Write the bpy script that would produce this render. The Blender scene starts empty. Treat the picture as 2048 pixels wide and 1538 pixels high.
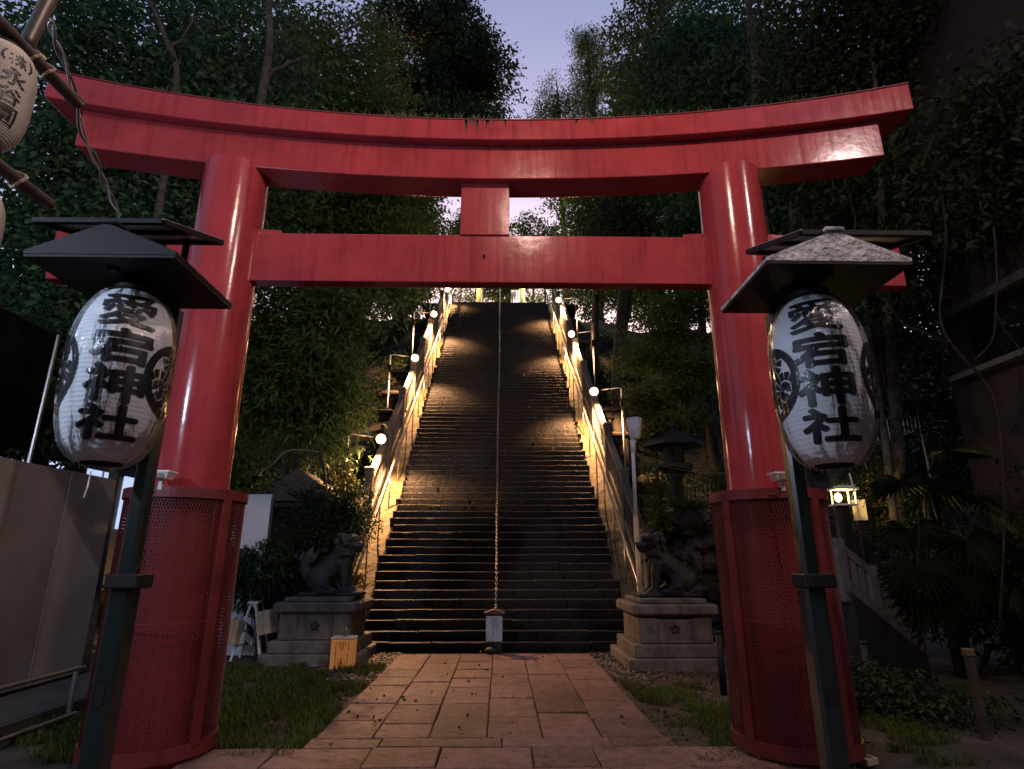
import bpy, bmesh, math, random
import numpy as np
from mathutils import Vector, Matrix, noise
R = math.radians
C = bpy.context.scene.collection
sc = bpy.context.scene
random.seed(7)
RNG = np.random.default_rng(11)

# ------------------------------------------------------------ camera, sky, lights, exposure
CAM = Vector((.08, 0, 1.6)); TH = R(16.4); YAW = R(1.1); FPX = 1166.
cd = bpy.data.cameras.new('camera'); cam = bpy.data.objects.new('camera', cd); C.objects.link(cam)
cd.sensor_width = 36; cd.lens = 36*FPX/2048; cd.clip_start = .05; cd.clip_end = 2000
cam.location = CAM; cam.rotation_euler = (R(90)+TH, 0, -YAW)
sc.camera = cam
SUN_EL, SUN_ROT = 5.0, 0.
w = bpy.data.worlds.new('World'); sc.world = w; w.use_nodes = True
nt = w.node_tree; bg = nt.nodes['Background']
sky = nt.nodes.new('ShaderNodeTexSky'); sky.sky_type = 'NISHITA'; sky.sun_disc = False
sky.sun_elevation = R(SUN_EL); sky.sun_rotation = R(SUN_ROT); sky.altitude = 50
sky.air_density = 1.0; sky.dust_density = 2.0; sky.ozone_density = 1.0
tint = nt.nodes.new('ShaderNodeMix'); tint.data_type = 'RGBA'; tint.blend_type = 'MULTIPLY'
tint.inputs['Factor'].default_value = 1; tint.inputs['B'].default_value = (.93, .80, 1.06, 1)
nt.links.new(sky.outputs[0], tint.inputs['A']); nt.links.new(tint.outputs['Result'], bg.inputs['Color'])
bg.inputs['Strength'].default_value = .15
sl = bpy.data.lights.new('sun', 'SUN'); sl.energy = .03; sl.angle = R(20); sl.color = (1, .86, .8)
so = bpy.data.objects.new('sun', sl); C.objects.link(so)
so.rotation_euler = (R(90-5), 0, R(180))
sc.view_settings.view_transform = 'Standard'; sc.view_settings.look = 'None'
sc.view_settings.exposure = 1.45; sc.view_settings.gamma = 1
sc.cycles.use_denoising = True
sc.cycles.max_bounces = 6; sc.cycles.transparent_max_bounces = 12
sc.cycles.sample_clamp_indirect = 4

def ray(px, py):
    u = px-1024; v = 769-py
    y = FPX*math.cos(TH)-v*math.sin(TH); z = FPX*math.sin(TH)+v*math.cos(TH)
    c, s = math.cos(YAW), math.sin(YAW)
    return Vector((u*c+y*s, -u*s+y*c, z))
def at(px, py, Y):
    r = ray(px, py); return CAM+r*(Y/r.y)
def atx(px, py, X):
    r = ray(px, py); return CAM+r*((X-CAM.x)/r.x)
def atz(px, py, Z):
    r = ray(px, py); return CAM+r*((Z-CAM.z)/r.z)

# ------------------------------------------------------------ materials
MATS = {}
def M(name, col, rough=.6, var=.0, scale=4., bump=0., bscale=30., metal=0., col2=None, spec=.5, island=0., emis=None, estr=0., coat=0.):
    if name in MATS: return MATS[name]
    m = bpy.data.materials.new(name); m.use_nodes = True; MATS[name] = m
    n = m.node_tree; b = n.nodes['Principled BSDF']; L = n.links
    b.inputs['Roughness'].default_value = rough; b.inputs['Metallic'].default_value = metal
    b.inputs['Specular IOR Level'].default_value = spec
    b.inputs['Coat Weight'].default_value = coat
    tc = n.nodes.new('ShaderNodeTexCoord')
    if var or col2 or island:
        ns = n.nodes.new('ShaderNodeTexNoise'); ns.inputs['Scale'].default_value = scale; ns.inputs['Detail'].default_value = 6
        ns.inputs['Roughness'].default_value = .65
        L.new(tc.outputs['Object'], ns.inputs['Vector'])
        rp = n.nodes.new('ShaderNodeValToRGB')
        lo = tuple(c*(1-var) for c in col) if not col2 else col
        hi = tuple(min(1, c*(1+var)) for c in col) if not col2 else col2
        rp.color_ramp.elements[0].color = (*lo, 1); rp.color_ramp.elements[1].color = (*hi, 1)
        rp.color_ramp.elements[0].position = .35; rp.color_ramp.elements[1].position = .68
        if island:
            ge = n.nodes.new('ShaderNodeNewGeometry'); mx = n.nodes.new('ShaderNodeMix')
            mx.inputs['Factor'].default_value = island
            L.new(ns.outputs['Fac'], mx.inputs['A']); L.new(ge.outputs['Random Per Island'], mx.inputs['B'])
            L.new(mx.outputs['Result'], rp.inputs['Fac'])
        else: L.new(ns.outputs['Fac'], rp.inputs['Fac'])
        L.new(rp.outputs['Color'], b.inputs['Base Color'])
    else: b.inputs['Base Color'].default_value = (*col, 1)
    if bump:
        n2 = n.nodes.new('ShaderNodeTexNoise'); n2.inputs['Scale'].default_value = bscale; n2.inputs['Detail'].default_value = 7
        L.new(tc.outputs['Object'], n2.inputs['Vector'])
        bp = n.nodes.new('ShaderNodeBump'); bp.inputs['Strength'].default_value = bump; bp.inputs['Distance'].default_value = .03
        L.new(n2.outputs['Fac'], bp.inputs['Height']); L.new(bp.outputs['Normal'], b.inputs['Normal'])
    if emis:
        b.inputs['Emission Color'].default_value = (*emis, 1); b.inputs['Emission Strength'].default_value = estr
    return m
def leafmat(name, a, c, trans=.36, rough=.55, scale=.45):
    m = M(name, a, rough, col2=c, scale=scale, island=.45, spec=.25)
    if m.get('leaf'): return m
    m['leaf'] = 1
    n = m.node_tree; b = n.nodes['Principled BSDF']; out = n.nodes['Material Output']
    t = n.nodes.new('ShaderNodeBsdfTranslucent'); mix = n.nodes.new('ShaderNodeMixShader'); mix.inputs[0].default_value = trans
    n.links.new(b.inputs['Base Color'].links[0].from_socket, t.inputs['Color'])
    n.links.new(b.outputs[0], mix.inputs[1]); n.links.new(t.outputs[0], mix.inputs[2]); n.links.new(mix.outputs[0], out.inputs['Surface'])
    return m
def redpaint():
    m = M('red_paint', (.30, .040, .047), .3, var=.16, scale=2.2, bump=.10, bscale=4, coat=.0, spec=.35)
    n = m.node_tree; b = n.nodes['Principled BSDF']; L = n.links
    tc = n.nodes['Texture Coordinate']
    mp = n.nodes.new('ShaderNodeMapping'); mp.inputs['Scale'].default_value = (9, 9, .5); L.new(tc.outputs['Object'], mp.inputs['Vector'])
    st = n.nodes.new('ShaderNodeTexNoise'); st.inputs['Scale'].default_value = 2; st.inputs['Detail'].default_value = 5; L.new(mp.outputs[0], st.inputs['Vector'])
    rp = n.nodes.new('ShaderNodeValToRGB'); rp.color_ramp.elements[0].position = .30; rp.color_ramp.elements[1].position = .5
    rp.color_ramp.elements[0].color = (.45, .4, .4, 1); rp.color_ramp.elements[1].color = (1, 1, 1, 1)
    L.new(st.outputs['Fac'], rp.inputs['Fac'])
    mx = n.nodes.new('ShaderNodeMix'); mx.data_type = 'RGBA'; mx.blend_type = 'MULTIPLY'; mx.inputs['Factor'].default_value = .35
    src = b.inputs['Base Color'].links[0].from_socket
    L.new(src, mx.inputs['A']); L.new(rp.outputs[0], mx.inputs['B']); L.new(mx.outputs['Result'], b.inputs['Base Color'])
    r2 = n.nodes.new('ShaderNodeMapRange'); r2.inputs['To Min'].default_value = .09; r2.inputs['To Max'].default_value = .24
    L.new(st.outputs['Fac'], r2.inputs['Value']); L.new(r2.outputs[0], b.inputs['Roughness'])
    return m
RED = redpaint()
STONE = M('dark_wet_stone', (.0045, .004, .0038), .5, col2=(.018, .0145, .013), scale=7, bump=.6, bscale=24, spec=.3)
MOSS = M('mossy_stone', (.06, .048, .026), .8, col2=(.15, .12, .05), scale=6, bump=.9, bscale=18)
GRAN = M('pale_granite', (.12, .11, .10), .75, var=.25, scale=9, bump=.3, bscale=60)
GRAND = M('weathered_granite', (.068, .06, .055), .8, col2=(.17, .15, .132), scale=5, bump=.4, bscale=40)
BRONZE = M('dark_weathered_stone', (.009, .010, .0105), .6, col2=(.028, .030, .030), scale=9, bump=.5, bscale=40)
PATHM = M('wet_paving_stone', (.10, .06, .055), .42, spec=.3)
def paving():
    n = PATHM.node_tree; b = n.nodes['Principled BSDF']; tc = n.nodes['Texture Coordinate']; L = n.links
    def nz(sc_, det, rough=.65):
        q = n.nodes.new('ShaderNodeTexNoise'); q.inputs['Scale'].default_value = sc_; q.inputs['Detail'].default_value = det; q.inputs['Roughness'].default_value = rough
        L.new(tc.outputs['Object'], q.inputs['Vector']); return q
    fine, mid, big = nz(60, 6, .8), nz(9, 5), nz(1.3, 4)
    rp = n.nodes.new('ShaderNodeValToRGB'); rp.color_ramp.elements[0].position = .36; rp.color_ramp.elements[1].position = .66
    rp.color_ramp.elements[0].color = (.038, .023, .0215, 1); rp.color_ramp.elements[1].color = (.45, .245, .225, 1)
    mx = n.nodes.new('ShaderNodeMix'); mx.inputs['Factor'].default_value = .42; L.new(fine.outputs['Fac'], mx.inputs['A']); L.new(mid.outputs['Fac'], mx.inputs['B']); L.new(mx.outputs['Result'], rp.inputs['Fac'])
    ge = n.nodes.new('ShaderNodeNewGeometry'); ad = n.nodes.new('ShaderNodeMath'); ad.operation = 'ADD'; L.new(ge.outputs['Random Per Island'], ad.inputs[0]); L.new(big.outputs['Fac'], ad.inputs[1])
    mr = n.nodes.new('ShaderNodeMapRange'); mr.inputs['From Min'].default_value = .35; mr.inputs['From Max'].default_value = 1.5; mr.inputs['To Min'].default_value = .45; mr.inputs['To Max'].default_value = 1.1; L.new(ad.outputs[0], mr.inputs['Value'])
    m2 = n.nodes.new('ShaderNodeMix'); m2.data_type = 'RGBA'; m2.blend_type = 'MULTIPLY'; m2.inputs['Factor'].default_value = 1
    L.new(rp.outputs[0], m2.inputs['A']); L.new(mr.outputs[0], m2.inputs['B']); L.new(m2.outputs['Result'], b.inputs['Base Color'])
    bp = n.nodes.new('ShaderNodeBump'); bp.inputs['Strength'].default_value = 1; bp.inputs['Distance'].default_value = .02; L.new(fine.outputs['Fac'], bp.inputs['Height'])
    b2 = n.nodes.new('ShaderNodeBump'); b2.inputs['Strength'].default_value = .8; b2.inputs['Distance'].default_value = .05; L.new(mid.outputs['Fac'], b2.inputs['Height']); L.new(bp.outputs[0], b2.inputs['Normal']); L.new(b2.outputs[0], b.inputs['Normal'])
    rr_ = n.nodes.new('ShaderNodeMapRange'); rr_.inputs['To Min'].default_value = .22; rr_.inputs['To Max'].default_value = .6; L.new(mid.outputs['Fac'], rr_.inputs['Value']); L.new(rr_.outputs[0], b.inputs['Roughness'])
paving()
SOIL = M('dark_soil', (.018, .015, .011), .9, col2=(.06, .048, .035), scale=1.6, bump=.9, bscale=12)
HILL = M('leaf_littered_hillside', (.012, .012, .008), .95, col2=(.045, .038, .022), scale=2.2, bump=.9, bscale=8)
STEEL = M('galvanised_steel', (.42, .40, .38), .38, metal=.85, var=.1)
RAILM = M('worn_brass_toned_rail', (.50, .42, .33), .32, metal=.8, var=.12)
GREENP = M('dark_green_paint', (.006, .012, .012), .3, var=.25, scale=3, coat=.3)
BLACKP = M('black_painted_metal', (.010, .010, .011), .6, spec=.2, var=.2)
WHITEP = M('white_painted_metal', (.72, .72, .72), .4, var=.06)
ROOFG = M('flaking_lit_grey_paint', (.16, .16, .165), .8, col2=(.62, .62, .62), scale=11, bump=.8, bscale=30)  # flaking grey, with the light on the right gable put into its pale tone
PAPER = M('lantern_paper', (.80, .81, .82), .6, var=.06, scale=3, bump=.1, bscale=12)
INK = M('black_ink', (.012, .012, .014), .45)
BAMBOO = M('dark_bamboo', (.03, .022, .018), .45, col2=(.085, .062, .048), scale=6)
WOOD = M('pale_timber', (.38, .28, .18), .6, col2=(.55, .42, .29), scale=5)
DWOOD = M('dark_timber', (.03, .022, .017), .6, col2=(.07, .05, .035), scale=5)
BARK = M('grey_bark', (.035, .03, .025), .9, col2=(.12, .105, .09), scale=5, bump=1, bscale=14)
BARKD = M('dark_bark', (.012, .011, .01), .9, col2=(.045, .04, .034), scale=5, bump=1, bscale=14)
BULB = M('glowing_bulb', (1, .8, .6), .4, emis=(1, .62, .28), estr=8)

# ------------------------------------------------------------ mesh helpers
class MB:
    def __init__(s): s.v = []; s.f = []
    def add(s, vs, fs):
        o = len(s.v); s.v += [tuple(v) for v in vs]; s.f += [tuple(i+o for i in f) for f in fs]; return s
    def hexa(s, b, t):
        return s.add(list(b)+list(t), [(3, 2, 1, 0), (4, 5, 6, 7), (0, 1, 5, 4), (1, 2, 6, 5), (2, 3, 7, 6), (3, 0, 4, 7)])
    def box(s, c, d, rz=0, rx=0, ry=0, bev=0):
        x, y, z = d[0]/2, d[1]/2, d[2]/2
        m = Matrix.Rotation(rz, 3, 'Z') @ Matrix.Rotation(ry, 3, 'Y') @ Matrix.Rotation(rx, 3, 'X'); c = Vector(c)
        if bev:
            b = min(bev, x*.49, y*.49, z*.49); vs = []; n0 = []
            lv = [(-z, b), (-z+b, 0), (z-b, 0), (z, b)]
            for zz, i in lv:
                X, Y = x-i, y-i; q = b if i == 0 else b*.5
                for p in ((-X+q, -Y), (X-q, -Y), (X, -Y+q), (X, Y-q), (X-q, Y), (-X+q, Y), (-X, Y-q), (-X, -Y+q)):
                    vs.append(c+m @ Vector((*p, zz)))
            fs = [tuple(range(7, -1, -1)), tuple(range(24, 32))]
            for k in range(3):
                for i in range(8): j = (i+1) % 8; fs.append((k*8+i, k*8+j, k*8+8+j, k*8+8+i))
            return s.add(vs, fs)
        P = [(-x, -y, -z), (x, -y, -z), (x, y, -z), (-x, y, -z), (-x, -y, z), (x, -y, z), (x, y, z), (-x, y, z)]
        P = [c+m @ Vector(p) for p in P]
        return s.hexa(P[:4], P[4:])
    def beam(s, a, b, wd, ht, up=(0, 0, 1)):
        a, b = Vector(a), Vector(b); d = (b-a).normalized(); u = Vector(up)
        r = d.cross(u)
        if r.length < 1e-4: r = d.cross(Vector((0, 1, 0)))
        r.normalize(); u = r.cross(d)
        q = [(-wd/2, -ht/2), (wd/2, -ht/2), (wd/2, ht/2), (-wd/2, ht/2)]
        return s.hexa([a+r*i+u*j for i, j in q], [b+r*i+u*j for i, j in q])
    def tube(s, pts, rad, n=8, cap=True):
        pts = [Vector(p) for p in pts]; k = len(pts)
        if not hasattr(rad, '__len__'): rad = [rad]*k
        vs = []; prev = None
        for i, p in enumerate(pts):
            d = (pts[min(i+1, k-1)]-pts[max(i-1, 0)])
            d = d.normalized() if d.length > 1e-9 else Vector((0, 0, 1))
            if prev is None:
                r = d.cross(Vector((0, 0, 1)));
                if r.length < .05: r = d.cross(Vector((0, 1, 0)))
            else: r = prev-d*prev.dot(d)
            r.normalize(); prev = r; u = d.cross(r)
            for j in range(n):
                a = 2*math.pi*j/n; vs.append(p+(r*math.cos(a)+u*math.sin(a))*rad[i])
        fs = [(i*n+j, i*n+(j+1) % n, (i+1)*n+(j+1) % n, (i+1)*n+j) for i in range(k-1) for j in range(n)]
        if cap: fs += [tuple(range(n-1, -1, -1)), tuple(range((k-1)*n, k*n))]
        return s.add(vs, fs)
    def lathe(s, prof, c=(0, 0, 0), n=32, cap=True):
        c = Vector(c); vs = []; k = len(prof)
        for r, z in prof:
            for j in range(n):
                a = 2*math.pi*j/n; vs.append(c+Vector((r*math.cos(a), r*math.sin(a), z)))
        fs = [(i*n+j, i*n+(j+1) % n, (i+1)*n+(j+1) % n, (i+1)*n+j) for i in range(k-1) for j in range(n)]
        if cap: fs += [tuple(range(n-1, -1, -1)), tuple(range((k-1)*n, k*n))]
        return s.add(vs, fs)
    def ball(s, c, r, n=10, m=6, sq=(1, 1, 1)):
        prof = [(math.sin(math.pi*i/m), -math.cos(math.pi*i/m)) for i in range(m+1)]
        prof[0] = (.02, -1); prof[-1] = (.02, 1)
        o = len(s.v); s.lathe(prof, (0, 0, 0), n); c = Vector(c)
        for i in range(o, len(s.v)):
            v = s.v[i]; s.v[i] = (c.x+v[0]*r*sq[0], c.y+v[1]*r*sq[1], c.z+v[2]*r*sq[2])
        return s
    def build(s, name, mat, parent=None, smooth=False, kind=None):
        root = parent
        while root is not None and root.parent is not None: root = root.parent
        off = Vector(root.location) if root is not None else Vector((0, 0, 0))
        me = bpy.data.meshes.new(name)
        me.from_pydata([(v[0]-off.x, v[1]-off.y, v[2]-off.z) for v in s.v], [], s.f)
        me.materials.append(mat)
        if smooth: me.polygons.foreach_set('use_smooth', [True]*len(me.polygons))
        me.update()
        o = bpy.data.objects.new(name, me); C.objects.link(o)
        if parent is not None: o.parent = parent
        if kind: o['kind'] = kind
        return o
def np_obj(name, V, F, mat, parent=None, kind=None, smooth=False):
    """V (n,3), F (m,4 or 3)"""
    root = parent
    while root is not None and root.parent is not None: root = root.parent
    if root is not None: V = V-np.array(root.location)
    me = bpy.data.meshes.new(name); m, k = F.shape
    me.vertices.add(len(V)); me.vertices.foreach_set('co', V.astype(np.float32).ravel())
    me.loops.add(m*k); me.loops.foreach_set('vertex_index', F.astype(np.int32).ravel())
    me.polygons.add(m); me.polygons.foreach_set('loop_start', np.arange(0, m*k, k, dtype=np.int32))
    if smooth: me.polygons.foreach_set('use_smooth', np.ones(m, dtype=bool))
    me.materials.append(mat); me.update(calc_edges=True); me.validate()
    o = bpy.data.objects.new(name, me); C.objects.link(o)
    if parent is not None: o.parent = parent
    if kind: o['kind'] = kind
    return o
def tag(o, label, cat, group=None):
    o['label'] = label; o['category'] = cat
    if group: o['group'] = group
    return o
def thing(name, loc, label, cat, group=None):
    o = bpy.data.objects.new(name, None); C.objects.link(o); o.location = loc; o.empty_display_size = .2
    return tag(o, label, cat, group)
def structure(o): o['kind'] = 'structure'; return o
_tc = {}
def text_mesh(t, size, bold=0.0):
    key = (t, size, bold)
    if key in _tc: return _tc[key]
    cu = bpy.data.curves.new('glyphs', 'FONT'); cu.body = t; cu.size = size; cu.offset = bold; cu.resolution_u = 4
    cu.align_x = 'CENTER'; cu.align_y = 'CENTER'; cu.dimensions = '2D'; cu.fill_mode = 'FRONT'
    o = bpy.data.objects.new('glyphs', cu); C.objects.link(o)
    dg = bpy.context.evaluated_depsgraph_get(); dg.update()
    me = bpy.data.meshes.new_from_object(o.evaluated_get(dg))
    bpy.data.objects.remove(o); bpy.data.curves.remove(cu)
    _tc[key] = me; return me
def glyph_cut(me, fx, fy, step=.02):
    """flat glyph -> list of verts (s,t) / faces, fitted to size fx,fy about its centre and cut into a fine grid"""
    bm = bmesh.new(); bm.from_mesh(me)
    xs = [v.co.x for v in bm.verts]; ys = [v.co.y for v in bm.verts]
    cx, cy = (min(xs)+max(xs))/2, (min(ys)+max(ys))/2; wx, wy = max(xs)-min(xs), max(ys)-min(ys)
    for v in bm.verts: v.co = Vector(((v.co.x-cx)/wx*fx, (v.co.y-cy)/wy*fy, 0))
    return cut_bm(bm, step)
def cut_bm(bm, step):
    for ax in (0, 1):
        lo = min(v.co[ax] for v in bm.verts); hi = max(v.co[ax] for v in bm.verts)
        k = math.ceil(lo/step)*step
        while k < hi:
            no = Vector((1, 0, 0)) if ax == 0 else Vector((0, 1, 0))
            bmesh.ops.bisect_plane(bm, geom=bm.verts[:]+bm.edges[:]+bm.faces[:], plane_co=no*k, plane_no=no, dist=1e-6)
            k += step
    bm.verts.index_update(); bm.normal_update()
    V = [(v.co.x, v.co.y) for v in bm.verts]
    F = [tuple(v.index for v in (f.verts if f.normal.z > 0 else reversed(f.verts))) for f in bm.faces]
    bm.free(); return V, F
def remesh_obj(mb, name, mat, parent, voxel, smooth_it=4):
    o = mb.build(name, mat, parent)
    md = o.modifiers.new('r', 'REMESH'); md.mode = 'VOXEL'; md.voxel_size = voxel; md.use_smooth_shade = True
    ms = o.modifiers.new('s', 'SMOOTH'); ms.iterations = smooth_it; ms.factor = .5
    dg = bpy.context.evaluated_depsgraph_get(); dg.update()
    me = bpy.data.meshes.new_from_object(o.evaluated_get(dg)); o.modifiers.clear(); old = o.data; o.data = me; me.name = name
    bpy.data.meshes.remove(old); return o

# ------------------------------------------------------------ ground, hill, path
SL = .8485
def S(y): return max(0., min(14., (y-10.98)*SL))
def H(x, y):
    a = abs(x)
    if x < 0: y0 = 12.4+.25*max(0, min(a-3, 6))
    else: y0 = 12.6+.35*max(0, min(a-3, 6))
    h = max(-.3, min(14., (y-y0)*.86))
    k = noise.noise(Vector((x*.35, y*.35, 0)))*.5+noise.noise(Vector((x*1.1, y*1.1, 3)))*.2
    h += k*min(1, max(0, h)) - .05
    if a < 3.15: h = S(y)-.55 if y > 11.2 else -.3
    elif a < 3.7: t = (a-3.15)/.55; h = (S(y)-.5)*(1-t)+h*t if y > 11.2 else -.3
    return h
g = MB(); g.add([(-200, -150, 0), (200, -150, 0), (200, 250, 0), (-200, 250, 0)], [(0, 1, 2, 3)])
structure(g.build('ground', SOIL))
xs = np.concatenate([np.linspace(-60, -12, 16), np.linspace(-11, 11, 89), np.linspace(12, 60, 16)])
ys = np.concatenate([np.linspace(11.0, 32, 85), np.linspace(33, 90, 20)])
V = np.array([(x, y, H(x, y)) for y in ys for x in xs]); nx = len(xs)
F = np.array([(j*nx+i, j*nx+i+1, (j+1)*nx+i+1, (j+1)*nx+i) for j in range(len(ys)-1) for i in range(nx-1)])
structure(np_obj('hillside', V, F, HILL, smooth=True))
# paving: six columns of slabs, a cross course, and wider slabs in front
pm = MB()
def slab(x0, x1, y0, y1):
    g_ = .007+random.random()*.008
    pm.box(((x0+x1)/2+random.uniform(-.004, .004), (y0+y1)/2, .02+random.uniform(-.005, .005)), (x1-x0-g_, y1-y0-g_*.45, .07), rz=R(random.uniform(-.35, .35)), rx=R(random.uniform(-.4, .4)), ry=R(random.uniform(-.4, .4)), bev=.009)
cols = [-1.56, -1.05, -.55, -.03, .47, 1.0, 1.56]
for a, b in zip(cols[:-1], cols[1:]):
    y = 5.86
    while y < 10.3:
        l = random.uniform(.42, .95); y2 = min(y+l, 10.46)
        if 10.46-y2 < .3: y2 = 10.46
        slab(a, b, y, y2); y = y2
        if y >= 10.45: break
x = -1.58
for x1 in (-.95, .1, 1.05, 1.6): slab(x, x1, 5.60, 5.85); x = x1
y = 5.59
for row in range(10):
    x = -2.2-random.random()*.3
    y1 = y-random.uniform(.5, .65)
    while x < 2.3:
        x1 = x+random.uniform(.5, .78); slab(x, x1, y1, y); x = x1
    y = y1
structure(pm.build('stone_path', PATHM))

# ------------------------------------------------------------ stone staircase
st = thing('stone_staircase', (0, 10.98, 0), 'long steep dark stone stairway climbing the hill behind the red gate', 'staircase')
NS = 86; RISE = 14./NS; RUN = 16.5/NS
for k in range(NS):
    y0 = 10.98+k*RUN; z1 = (k+1)*RISE; z0 = k*RISE-.03
    if k == 0: z0 = -.05
    xl = -2.3-random.uniform(0, .16); xr = 2.3+random.uniform(0, .16)
    n = 46 if k < 40 else 28
    # block joints
    joints = []; x = xl+random.uniform(.5, 1.2)
    while x < xr-.4: joints.append(x); x += random.uniform(.6, 1.3)
    X = sorted(set([xl+(xr-xl)*i/n for i in range(n+1)]+[j for q in joints for j in (q-.012, q, q+.012)]))
    bev = .016 if k < 40 else .014
    vs = []; dz = [random.uniform(-.007, .007) for _ in range(len(joints)+1)]; dy = [random.uniform(-.018, .018) for _ in range(len(joints)+1)]
    for xx in X:
        b = sum(1 for q in joints if q < xx); at_j = any(abs(xx-q) < .004 for q in joints)
        e = noise.noise(Vector((xx*2.1, k*3.7, 1)))*.012+noise.noise(Vector((xx*7, k*3.7, 5)))*.006
        c = noise.noise(Vector((xx*3., k*1.9, 9)))*.010
        chip = max(0, noise.noise(Vector((xx*1.7, k*5.3, 20)))-.35)*.10
        yf = y0+dy[b]+e+(.012 if at_j else 0); zt = z1+dz[b]+c*.6-(.008 if at_j else 0)
        bb = bev+chip
        for (py, pz) in ((yf+.012, z0), (yf+.004, (z0+zt)/2), (yf, zt-bb), (yf+bb*.3, zt-bb*.3), (yf+bb, zt), (y0+RUN+.06, zt+.004)):
            vs.append((xx, py, pz))
    m = MB(); q = len(X)
    fs = [(i*6+j, (i+1)*6+j, (i+1)*6+j+1, i*6+j+1) for i in range(q-1) for j in range(5)]
    fs += [(0, 1, 2, 3, 4, 5), tuple((q-1)*6+j for j in (5, 4, 3, 2, 1, 0))]
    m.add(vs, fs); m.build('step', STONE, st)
def XB(y): return 3.0-(y-11.5)*.0155      # balustrade line
def XR(y): return 2.62-(y-11.5)*.0155     # handrail line
for s in (-1, 1):
    V = []; ny = 150; nxx = 8
    for j in range(ny+1):
        y = 11.2+j*(16.3/ny)
        for i in range(nxx+1):
            t = i/nxx; xx = 2.2+t*1.15
            z = S(y)-.05+noise.noise(Vector((xx*3*s, y*3, 2)))*.07+noise.noise(Vector((xx*9*s, y*9, 2)))*.03
            if i == 0: z -= .25
            V.append((s*xx, y, max(z, -.05)))
    F = [(j*(nxx+1)+i, j*(nxx+1)+i+1, (j+1)*(nxx+1)+i+1, (j+1)*(nxx+1)+i) for j in range(ny) for i in range(nxx)]
    if s < 0: F = [f[::-1] for f in F]
    m = MB(); m.add(V, F); m.build('side_slope', MOSS, st)
m = MB(); m.box((0, 29.5, 13.93), (8, 4, .16)); m.build('top_landing', STONE, st)

# ------------------------------------------------------------ handrails
for s, wd in ((-1, 'left'), (1, 'right')):
    t = thing('metal_handrail', (s*2.6, 11.3, 0), 'steel pipe handrail up the %s edge of the stone stairway' % wd, 'handrail', 'handrails along the stairway')
    ys_ = [11.35+i*.93 for i in range(18)]
    pts = [(s*XR(y), y, S(y)+.86) for y in ys_]
    m = MB(); m.tube([(s*XR(11.2), 11.2, S(11.2)+.62)]+pts+[(s*XR(27.7), 27.7, 14.9)], .024, 10); m.build('top_rail', RAILM, t, True)
    m = MB(); m.tube([(p[0], p[1], p[2]-.10) for p in pts], .012, 8); m.build('lower_rail', RAILM, t, True)
    for p in pts:
        m = MB(); m.tube([(p[0], p[1], S(p[1])-.1), (p[0], p[1], p[2])], .017, 8); m.build('post', RAILM, t, True)
# ------------------------------------------------------------ balustrades
for s, wd in ((-1, 'left'), (1, 'right')):
    t = thing('stone_balustrade', (s*3, 11.5, 0), 'granite balustrade stepping up the %s side of the stairway, lit by its lamps' % wd, 'balustrade', 'balustrades along the stairway')
    ys_ = [11.9+i*1.72 for i in range(10)]
    for i, y in enumerate(ys_):
        x = s*XB(y); z = S(y)
        m = MB(); m.box((x, y, z+.5), (.19, .19, 1.55), bev=.02); m.box((x, y, z+1.3), (.23, .23, .10), bev=.03); m.build('post', GRAN, t)
        if i == 9: break
        y2 = ys_[i+1]; x2 = s*XB(y2); z2 = S(y2); d = Vector((x2-x, y2-y, z2-z)).normalized()*.1
        a = Vector((x, y, z))+d; b = Vector((x2, y2, z2))-d
        m = MB(); m.beam(a+Vector((0, 0, 1.02)), b+Vector((0, 0, 1.02)), .14, .12); m.build('top_rail', GRAN, t)
        m = MB(); m.beam(a+Vector((0, 0, .18)), b+Vector((0, 0, .18)), .14, .14); m.build('bottom_rail', GRAN, t)
        for q in range(6):
            f = (q+.7)/6.4; c = a.lerp(b, f)
            m = MB(); m.box((c.x, c.y, c.z+.58), (.07, .08, .86)); m.build('baluster', GRAN, t)

# ------------------------------------------------------------ stair lamps
def point(name, loc, W, col, rad=.06, parent=None, spot=None, rot=None):
    l = bpy.data.lights.new(name, 'SPOT' if spot else 'POINT'); l.energy = W; l.color = col; l.shadow_soft_size = rad
    if spot: l.spot_size = R(spot); l.spot_blend = .55
    o = bpy.data.objects.new(name, l); C.objects.link(o)
    if parent is not None: o.parent = parent; o.location = Vector(loc)-Vector(parent.location)
    else: o.location = loc
    if rot: o.rotation_euler = rot
    return o
WARM = (1, .50, .22)
LW = 640
ordinal = ['lowest', 'second lowest', 'third from the bottom', 'topmost']
def stair_lamp(px, py, X, s, label, W=LW, drop=False):
    p = atx(px, py, X-s*.24); base = Vector((p.x+s*.80, p.y+.05, S(p.y)-.6))
    t = thing('stair_lamp', base, label, 'lamp', 'lit lamps beside the stairway')
    m = MB(); m.tube([base, (base.x, base.y, p.z+.12)], .028, 8); m.build('pole', WHITEP, t, True)
    m = MB(); m.tube([(base.x, base.y, p.z+.1), (base.x-s*.1, base.y, p.z+.13), (p.x+s*.16, p.y, p.z+.04)], .016, 8); m.build('arm', WHITEP, t, True)
    m = MB(); m.tube([(p.x+s*.18, p.y, p.z+.03), (p.x+s*.07, p.y, p.z)], .04, 10); m.build('socket', BLACKP, t, True)
    m = MB(); m.ball(p, .115, 16, 10); b = m.build('bulb', BULB, t, True)
    point('bulb_light', p-Vector((0, 0, .16)), W, WARM, .035, t, spot=156 if drop else 132, rot=(R(0 if drop else 24), 0, 0)); point('bulb_glow', p-Vector((s*.05, .13, .05)), 14, WARM, .02, t)
    m = MB(); m.box((base.x, base.y-.06, p.z-.35), (.14, .10, .22), bev=.01); m.build('switch_box', BLACKP, t)
    return p
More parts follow.
